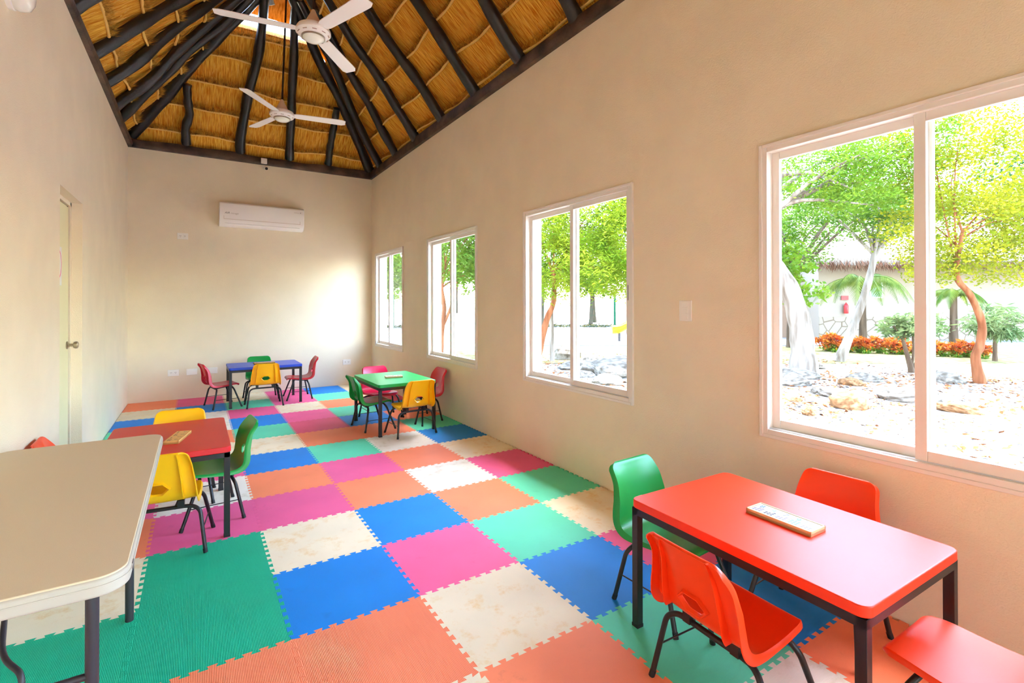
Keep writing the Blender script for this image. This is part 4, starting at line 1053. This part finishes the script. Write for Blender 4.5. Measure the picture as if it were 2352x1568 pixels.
palm((19.6, 5.7, GZ), 2.35, 13, 1.9, 41, 'feather palm in front of the pale house, right of the leaning trunk')
palm((17.2, 8.4, GZ), 3.1, 13, 2.1, 42, 'feather palm left of the leaning trunk, in front of the house roof')
palm((20.3, 3.4, GZ), 1.9, 9, 1.1, 43, 'short palm behind the mullion of the large window')
cro = None
for k_ in range(15):
    f_ = k_ / 14; p = Vector((17.2, 5.75, GZ)).lerp(Vector((18.75, 2.35, GZ)), f_) + Vector((rnd.uniform(-.12, .12), rnd.uniform(-.1, .1), 0))
    if cro is None:
        cro = empty('croton_bush', p, 0, 'croton bush with red and orange leaves in the border hedge', 'bush', 'red croton bushes along the path')
        m_ = MB()
        for a in range(6): m_.tube([(0, 0, 0), (math.cos(a) * .12, math.sin(a) * .12, .25), (math.cos(a) * .2, math.sin(a) * .2, .42)], .012, 5)
        m_.build('stems', M_bark_g, cro)
        rg = np.random.default_rng(5); quads('foliage', blob_pts(rg, [(0, 0, .30, .26, .26, .2), (.1, .05, .42, .16, .16, .13)], 420), .045, .12, L_red, 5, parent=cro)
        rg = np.random.default_rng(6); quads('lower_foliage', blob_pts(rg, [(0, 0, .16, .28, .28, .12)], 160), .045, .12, L_lime, 6, parent=cro)
        c = cro
    else: c = copy_tree(cro)
    c.location = p; c.rotation_euler = (0, 0, rnd.uniform(0, 6)); s = rnd.uniform(.75, 1.15); c.scale = (s, s, s)
    tagit(c, 'red and orange croton bush, %s from the left in the border hedge' % ORD[k_])
# house
hs = empty('house', (HA.x, HA.y, GZ), math.atan2(HD.y, HD.x), 'pale house with thatched roof and small window beyond the garden', 'house')
M_house = mat('house_plaster', srgb(150, 136, 120), 0.9, bump=0.2, bscale=20, spec=0.1)
def HB(x0, x1, y0, y1, z0, z1): m__ = MB(); m__.b2((x0, y0, z0), (x1, y1, z1)); return m__
HB(-.65, 9.0, 0, 5, 0, 3.6).build('wall', M_house, hs)
HB(-8, -.65, 1.4, 5, 0, 3.4).build('recessed_wall', mat('house_plaster_pink', srgb(140, 112, 92), 0.9, spec=0.1), hs)
HB(9.0, 20, .9, 5, 0, 1.5).build('low_wall', M_house, hs)
M_stone = mat('crazed_stone', srgb(146, 132, 114), 0.9, spec=0.1)
nt = M_stone.node_tree; vo = nt.nodes.new('ShaderNodeTexVoronoi'); vo.feature = 'DISTANCE_TO_EDGE'; vo.inputs['Scale'].default_value = 2.2
tc = nt.nodes.new('ShaderNodeTexCoord'); nt.links.new(tc.outputs['Object'], vo.inputs['Vector']); rp = nt.nodes.new('ShaderNodeValToRGB')
rp.color_ramp.elements[0].position = 0.02; rp.color_ramp.elements[0].color = srgb(104, 86, 70); rp.color_ramp.elements[1].position = 0.05; rp.color_ramp.elements[1].color = srgb(146, 132, 114)
nt.links.new(vo.outputs['Distance'], rp.inputs[0]); nt.links.new(rp.outputs[0], nt.nodes['Principled BSDF'].inputs['Base Color'])
HB(-.65, 9.0, -.05, 0.0, 0, 1.0).build('stone_plinth', M_stone, hs); HB(9.0, 20, .85, .9, 0, 1.0).build('stone_plinth', M_stone, hs)
w = HB(1.28, 2.12, -.03, .02, 1.82, 2.54).build('window_frame', M_alu, hs)
for a, b in ((1.33, 1.56), (1.61, 2.07)): HB(a, b, -.035, -.028, 1.87, 2.49).build('window_pane', mat('dim_green_pane', srgb(96, 128, 120), 0.15), w)
m_ = MB(); m_.add([(-1.6, -1.3, 3.15), (10, -1.3, 3.15), (10, 2.2, 6.6), (-1.6, 2.2, 6.6), (-1.6, -1.3, 3.45), (10, -1.3, 3.45), (10, 2.2, 6.95), (-1.6, 2.2, 6.95)], [(0, 1, 2, 3), (4, 7, 6, 5), (0, 4, 5, 1), (1, 5, 6, 2), (3, 2, 6, 7), (0, 3, 7, 4)])
rf = m_.build('thatched_roof', mat('grey_thatch', srgb(116, 98, 84), 0.95, col2=srgb(160, 146, 132), vscale=1.0, stretch=(30, 3, 3), bump=0.6, bscale=2, spec=0.1), hs, fix=True)
rg = np.random.default_rng(8); n_ = 2600; cs_ = np.stack([rg.uniform(-1.6, 10, n_), rg.uniform(-1.34, -1.24, n_), rg.uniform(3.12, 3.4, n_)], 1)
quads('roof_fringe', cs_, .02, .28, mat('roof_fringe_straw', srgb(96, 62, 44), 0.9, spec=0.1), 9, parent=hs, updir=(0, -.3, -1.1))
t = empty('fire_point', (HA + HD * .45 + HN * .04 + Vector((0, 0, 1.0))), math.atan2(HD.y, HD.x), 'red fire extinguisher on the pale house wall', 'fire extinguisher')
M_red = mat('signal_red', srgb(170, 20, 24), 0.4)
m_ = MB(); m_.lathe([(.08, 0), (.09, .03), (.09, .34), (.05, .42), (.025, .44), (.025, .48)], 16, (0, -.10, 0)); m_.build('cylinder', M_red, t, smooth=True)
m_ = MB(); m_.box((0, -.02, .68), (.30, .02, .18)); m_.build('sign_board', M_red, t)
# iron garden chairs near the right of the path
t = empty('garden_chair', (26.4, 2.2, GZ + .03), R(20), 'dark iron garden chair standing on the path', 'chair', 'dark iron garden chairs')
m_ = MB()
for sx in (-1, 1):
    m_.tube([(sx * .22, -.22, 0), (sx * .22, .22, .45), (sx * .22, .26, .95)], .016, 6); m_.tube([(sx * .22, .24, 0), (sx * .22, -.2, .45)], .016, 6)
m_.build('chair_frame', M_foldleg, t)
m_ = MB(); m_.b2((-.24, -.2, .44), (.24, .2, .465)); m_.build('seat', M_foldleg, t); m_ = MB(); m_.b2((-.22, .25, .70), (.22, .27, .95)); m_.build('backrest', M_foldleg, t)
c = copy_tree(t); c.location = (27.0, 1.2, GZ + .03); c.rotation_euler = (0, 0, R(200)); tagit(c, 'dark iron garden chair farther right on the path, facing the other one'); tagit(t, 'dark iron garden chair nearer the house window on the path')
# rocks
def rock(loc, s, seed, label, m=None, flat=.6, grp='pale rocks outside the window wall'):
    bm = bmesh.new(); bmesh.ops.create_icosphere(bm, subdivisions=4, radius=1); rg = np.random.default_rng(seed)
    dirs = rg.normal(size=(16, 3)); dirs /= np.linalg.norm(dirs, axis=1)[:, None]; am = rg.uniform(.62, .95, 16); ph = rg.uniform(0, 6, 6)
    for v in bm.verts:
        p = np.array(v.co)
        for d_, a_ in zip(dirs, am):
            k_ = p @ d_
            if k_ > a_: p = p - d_ * (k_ - a_) * .85
        f_ = 1 + .05 * math.sin(p[0] * 7 + ph[0]) * math.sin(p[1] * 6 + ph[1]) + .035 * math.sin(p[2] * 13 + ph[2] + p[0] * 9)
        v.co = Vector(p * f_)
    me = bpy.data.meshes.new('rock'); bm.to_mesh(me); bm.free(); me.polygons.foreach_set('use_smooth', [True] * len(me.polygons)); me.set_sharp_from_angle(angle=R(28)); me.materials.append(m or M_rock)
    o = bpy.data.objects.new('rock', me); COL.objects.link(o); o.location = (loc[0], loc[1], GZ + s[2] * .25); o.scale = s; o.rotation_euler = (0, 0, rg.uniform(0, 6)); return tagit(o, label, 'rock', grp)
rock((8.07, 1.27), (.34, .24, .20), 1, 'ochre rock lying in the gravel, largest through the big window', M_rock2)
rock((7.9, 1.97), (.16, .10, .07), 2, 'small flat rock left of the ochre rock', M_rock2)
rock((7.0, 1.33), (.10, .08, .09), 3, 'small upright stone nearest the big window at left', M_rock2)
rock((9.05, .27), (.28, .17, .11), 4, 'low brownish rock right of the mullion, front one', M_rock2)
rock((9.6, .95), (.5, .38, .16), 5, 'broad pale rock behind the mullion of the big window')
rock((12.35, 1.35), (.34, .2, .2), 6, 'grey rock at the foot of the orange-barked tree', M_rock)
rock((10.4, 2.2), (.24, .16, .12), 7, 'round ochre rock behind the largest ochre rock', M_rock2)
rock((9.6, 2.9), (.42, .34, .16), 8, 'broad pale rock below the thick white trunk')
rock((12.6, 3.9), (.3, .2, .14), 9, 'pale rock right of the thick white trunk')
rock((8.0, 6.2), (.75, .55, .30), 10, 'largest pale boulder below the third window, right pane')
rock((7.3, 5.6), (.50, .40, .20), 11, 'pale boulder in front of the largest one')
rock((7.5, 7.0), (.55, .42, .16), 12, 'flat pale boulder below the left pane of the third window')
rock((8.75, 8.9), (.62, .45, .36), 13, 'tall rough boulder behind the two tree trunks')
rock((8.9, 6.4), (.5, .35, .22), 14, 'pale boulder behind the largest one')
rock((6.6, 5.0), (.40, .30, .14), 15, 'low rock nearest the third window')
rock((9.8, 6.9), (.4, .3, .15), 16, 'far pale rock at the grass edge')
rock((7.2, 6.35), (.34, .28, .20), 17, 'pale boulder between the two largest ones')
rock((8.5, 5.6), (.46, .36, .20), 18, 'pale boulder at the right edge of the third window')
rock((6.7, 5.9), (.30, .22, .12), 19, 'small pale rock close below the third window')
rock((8.3, 7.4), (.44, .30, .18), 20, 'pale rock at the foot of the straight pale trunk')
rock((10.6, 3.4), (.50, .36, .15), 21, 'flat pale rock in front of the thick white trunk')
rock((11.4, 2.4), (.42, .30, .13), 22, 'flat pale rock behind the round ochre rock')
rock((8.9, 1.9), (.36, .26, .12), 23, 'flat pale rock left of the mullion in the big window')
# fallen leaves
rg = np.random.default_rng(31); n_ = 5200
xy = np.concatenate([np.stack([rg.uniform(4.5, 14, n_), rg.uniform(-1.5, 5, n_)], 1), np.stack([rg.uniform(4, 11, 2200), rg.uniform(4.5, 10, 2200)], 1)])
cl = rg.uniform([5, -1.5], [14, 9], (60, 2)); idx = rg.integers(0, 60, len(xy)); msk = rg.random(len(xy)) < .6; xy[msk] = cl[idx[msk]] + rg.normal(0, .35, (msk.sum(), 2))
quads('fallen_leaves', np.column_stack([xy, np.full(len(xy), GZ + .012)]), .045, .10, L_dry, 32, flat=True, kind='stuff', label='dry fallen leaves scattered on the pale gravel')
# --- seen through the third window: two young trees, fence, slide
tree('tree', (7.04, 7.92, GZ), [(-.05, .1, 0, .11), (.05, .0, .6, .085), (.16, -.10, 1.2, .08), (.30, -.22, 1.7, .06), (.3, -.2, 2.6, .035)],
     [(.2, -.2, 2.5, .95, .95, .85), (.9, -1.1, 2.5, 1.0, 1.0, .8), (0, .2, 3.7, 1.1, 1.1, .9), (.8, -.8, 3.8, 1.2, 1.2, 1.0), (1.6, -1.9, 3.2, 1.0, 1.0, 1.2), (1.4, -1.6, 2.3, .7, .7, .5)], 30000, .026, .13, L_ole, M_bark_o, 51,
     'slanting tree with narrow yellow-green leaves through the third window')
tree('tree', (7.88, 8.5, GZ), [(0, 0, 0, .07), (0, 0, .7, .062), (-.02, 0, 1.35, .055), (0, -.1, 2.4, .04)], [(.1, -.2, 2.9, .9, .9, .8), (.9, -1.0, 4.2, 1.2, 1.2, 1.0)], 6500, .028, .13, L_mid, M_bark_w, 52,
     'straight pale-trunked tree beside the slanting one')
tree('tree', (9.6, 6.0, GZ), [(0, 0, 0, .12), (.1, 0, 1.5, .1), (0, 0, 3.2, .07)], [(0.1, .1, 4.9, 1.7, 1.7, 1.2), (-.4, .5, 3.9, .8, .8, .9), (.2, -.4, 3.5, .8, .8, .6)], 6000, .03, .16, L_mid, M_bark_g, 53, 'drooping tree at the upper right of the third window', droop=.9)
t = empty('playground_slide', (14.55, 13.05, GZ), R(-40), 'yellow playground slide end beyond the third window', 'slide')
M_sl = mat('yellow_slide_plastic', srgb(232, 176, 10), 0.35)
m_ = MB(); pts = [(0, 0, .30), (.35, 0, .34), (.8, 0, .62), (1.4, 0, 1.25), (2.0, 0, 1.9)]; pp = catmull(pts, 5); vs = []; fs = []
for p in pp:
    for q in range(11):
        a = math.pi * (1 + q / 10); vs.append((p[0], .34 * math.cos(a), p[2] + .30 + .30 * math.sin(a)))
for i in range(len(pp) - 1):
    for q in range(10): fs.append((i * 11 + q, i * 11 + q + 1, (i + 1) * 11 + q + 1, (i + 1) * 11 + q))
m_.add(vs, fs); ch = m_.build('chute', M_sl, t, smooth=True, angle=70); md = ch.modifiers.new('s', 'SOLIDIFY'); md.thickness = .04
for y_ in (-.36, .36):
    m_ = MB(); m_.tube([(p[0], y_, p[2] + .31) for p in pp], .035, 8); m_.build('side_rail', M_sl, t, smooth=True)
m_ = MB(); m_.tube([(2.0, 0, 0), (2.0, 0, 1.9)], .05, 8); m_.tube([(.3, 0, 0), (.3, 0, .34)], .05, 8); m_.build('support_post', M_foldleg, t, smooth=True)
M_fen = mat('green_fence_paint', srgb(6, 78, 50), 0.6, spec=0.2)
fp = [(30.0, 17.5), (26.5, 19.5), (23.0, 21.5), (20.6, 23.1), (18.2, 24.6), (15.6, 26.2), (13.0, 27.6), (10.4, 28.8), (7.8, 29.8), (5.0, 30.6)]
for k_, (x, y_) in enumerate(fp):
    m_ = MB(); m_.tube([(0, 0, 0), (0, 0, 2.2)], .075, 10); m_.build('fence_post', M_fen, loc=(x, y_, GZ), smooth=True, label='green fence post, %s from the right in the mesh fence' % ORD[k_], cat='fence post', group='green posts of the mesh fence')
for k_ in range(len(fp) - 1):
    a = Vector((*fp[k_], GZ)); b = Vector((*fp[k_ + 1], GZ)); m_ = MB(); n_ = int((b - a).length / .12)
    for q in range(1, n_): p = a.lerp(b, q / n_); m_.b2((p.x - .004, p.y - .004, GZ + .05), (p.x + .004, p.y + .004, GZ + 1.75))
    for z_ in (.08, .45, .82, 1.2, 1.72): m_.tube([a + Vector((0, 0, z_)), b + Vector((0, 0, z_))], .008, 4)
    m_.build('mesh_fence', M_fen, label='green wire mesh fence section, %s from the right end' % ORD[k_], cat='fence', group='green wire mesh panels')
rg = np.random.default_rng(77); n_ = 2600; ft = rg.random(n_) * 8; ii = ft.astype(int)
fpa = np.array(fp); pxy = fpa[ii] + (fpa[ii + 1] - fpa[ii]) * (ft - ii)[:, None] + rg.normal(0, .45, (n_, 2)) + np.array([.5, .8])
quads('leaf_litter', np.column_stack([pxy, GZ + .02 + rg.random(n_) * .12]), .10, .26, mat('dark_litter', srgb(64, 54, 30), 0.95, col2=srgb(110, 100, 60), vscale=4, spec=0.05), 78, flat=True, kind='stuff', label='dark leaf litter heaped along the mesh fence')
# --- second and first window
tree('tree', (6.32, 12.4, GZ), [(0, 0, 0, .10), (.05, 0, .8, .085), (.12, -.02, 1.5, .07), (.05, .1, 2.2, .05)], [(.2, 0, 3.2, 1.3, 1.3, 1.0), (.9, -.6, 2.5, .9, .9, .6), (0, .4, 4.6, 1.5, 1.5, 1.1), (.8, -.9, 3.9, 1.1, 1.1, 1.0)], 12000, .045, .17, L_lime, M_bark_o, 61,
     'forked tree seen through the second window, left pane', extra=[[(.05, 0, .8, .06), (.3, -.15, 1.5, .05), (.45, -.3, 2.3, .03)], [(.12, 0, 1.5, .05), (-.1, .2, 2.1, .03)]])
tree('tree', (7.0, 11.0, GZ), [(0, 0, 0, .06), (.08, -.05, .6, .055), (.12, -.08, 1.1, .05), (.35, -.2, 2.0, .04)], [(.4, -.2, 2.9, 1.0, 1.0, .8), (.6, -.3, 4.2, 1.2, 1.2, .9)], 8000, .045, .17, L_mid, M_bark_g, 62, 'leaning tree seen through the second window, right pane')
m_ = MB(); pts = [(6.4, 14.2), (7.6, 15.3), (9.0, 15.6), (10.4, 15.0), (11.4, 13.9)]; pp = catmull([(x, y_, 0) for x, y_ in pts], 6); po_ = [(p.x, p.y) for p in pp] + [(p.x * 1.0, p.y + .28) for p in reversed(pp)]
m_.prism(po_, GZ, 1.05); m_.build('garden_wall', mat('white_garden_wall', srgb(206, 196, 184), 0.9, spec=0.1), fix=True, label='low curved white garden wall beyond the second window', cat='garden wall')
# background line of trees
bg = [tree('background_tree', (0, 0, -50), [(0, 0, 0, .16), (.1, 0, 1.4, .13), (0, .1, 3.0, .1)], [(0, 0, 4.2, 2.3, 2.3, 1.6), (.8, .4, 3.0, 1.4, 1.4, .9), (-.9, -.3, 3.2, 1.4, 1.4, 1.0), (0, 0, 6.0, 1.7, 1.7, 1.2)], 3600, .13, .26, lm_, M_bark_g, 70 + q, None, None, None, twigs=5)
      for q, lm_ in enumerate((L_mid, L_lime, L_deep))]
spots = [(9, 27), (12, 31), (6, 26), (15, 29), (18, 28), (21, 27), (24, 25), (27, 23), (3.6, 33), (8, 35), (13, 37), (30, 20), (34, 17), (36, 10), (35, 4), (33, -1), (31, -6), (27, 17), (26, 12), (31, 13), (38, 0), (29, -10), (5, 22), (22, 33), (28, 29), (3.8, 18.5), (36, -5)]
used_bg = set()
for k_, (x, y_) in enumerate(spots):
    src = bg[k_ % 3]
    c = src if (k_ % 3) not in used_bg else copy_tree(src); used_bg.add(k_ % 3)
    s = rnd.uniform(.85, 1.25); c.location = (x, y_, GZ); c.scale = (s, s, s * rnd.uniform(.95, 1.15)); c.rotation_euler = (0, 0, rnd.uniform(0, 6))
    tagit(c, 'leafy tree in the background line beyond the garden and fence', 'tree', 'background trees')

ORD2 = ORD + ['twentieth'] + ['twenty-' + w_ for w_ in ORD[:9]]
bgs = [o for o in COL.objects if o.name.startswith('background_tree')]
bgs.sort(key=lambda o: math.atan2(o.location.x - CP.x, o.location.y - CP.y))
for k_, o in enumerate(bgs): o['label'] = 'leafy tree in the background, %s from the left along the tree line' % ORD2[k_]
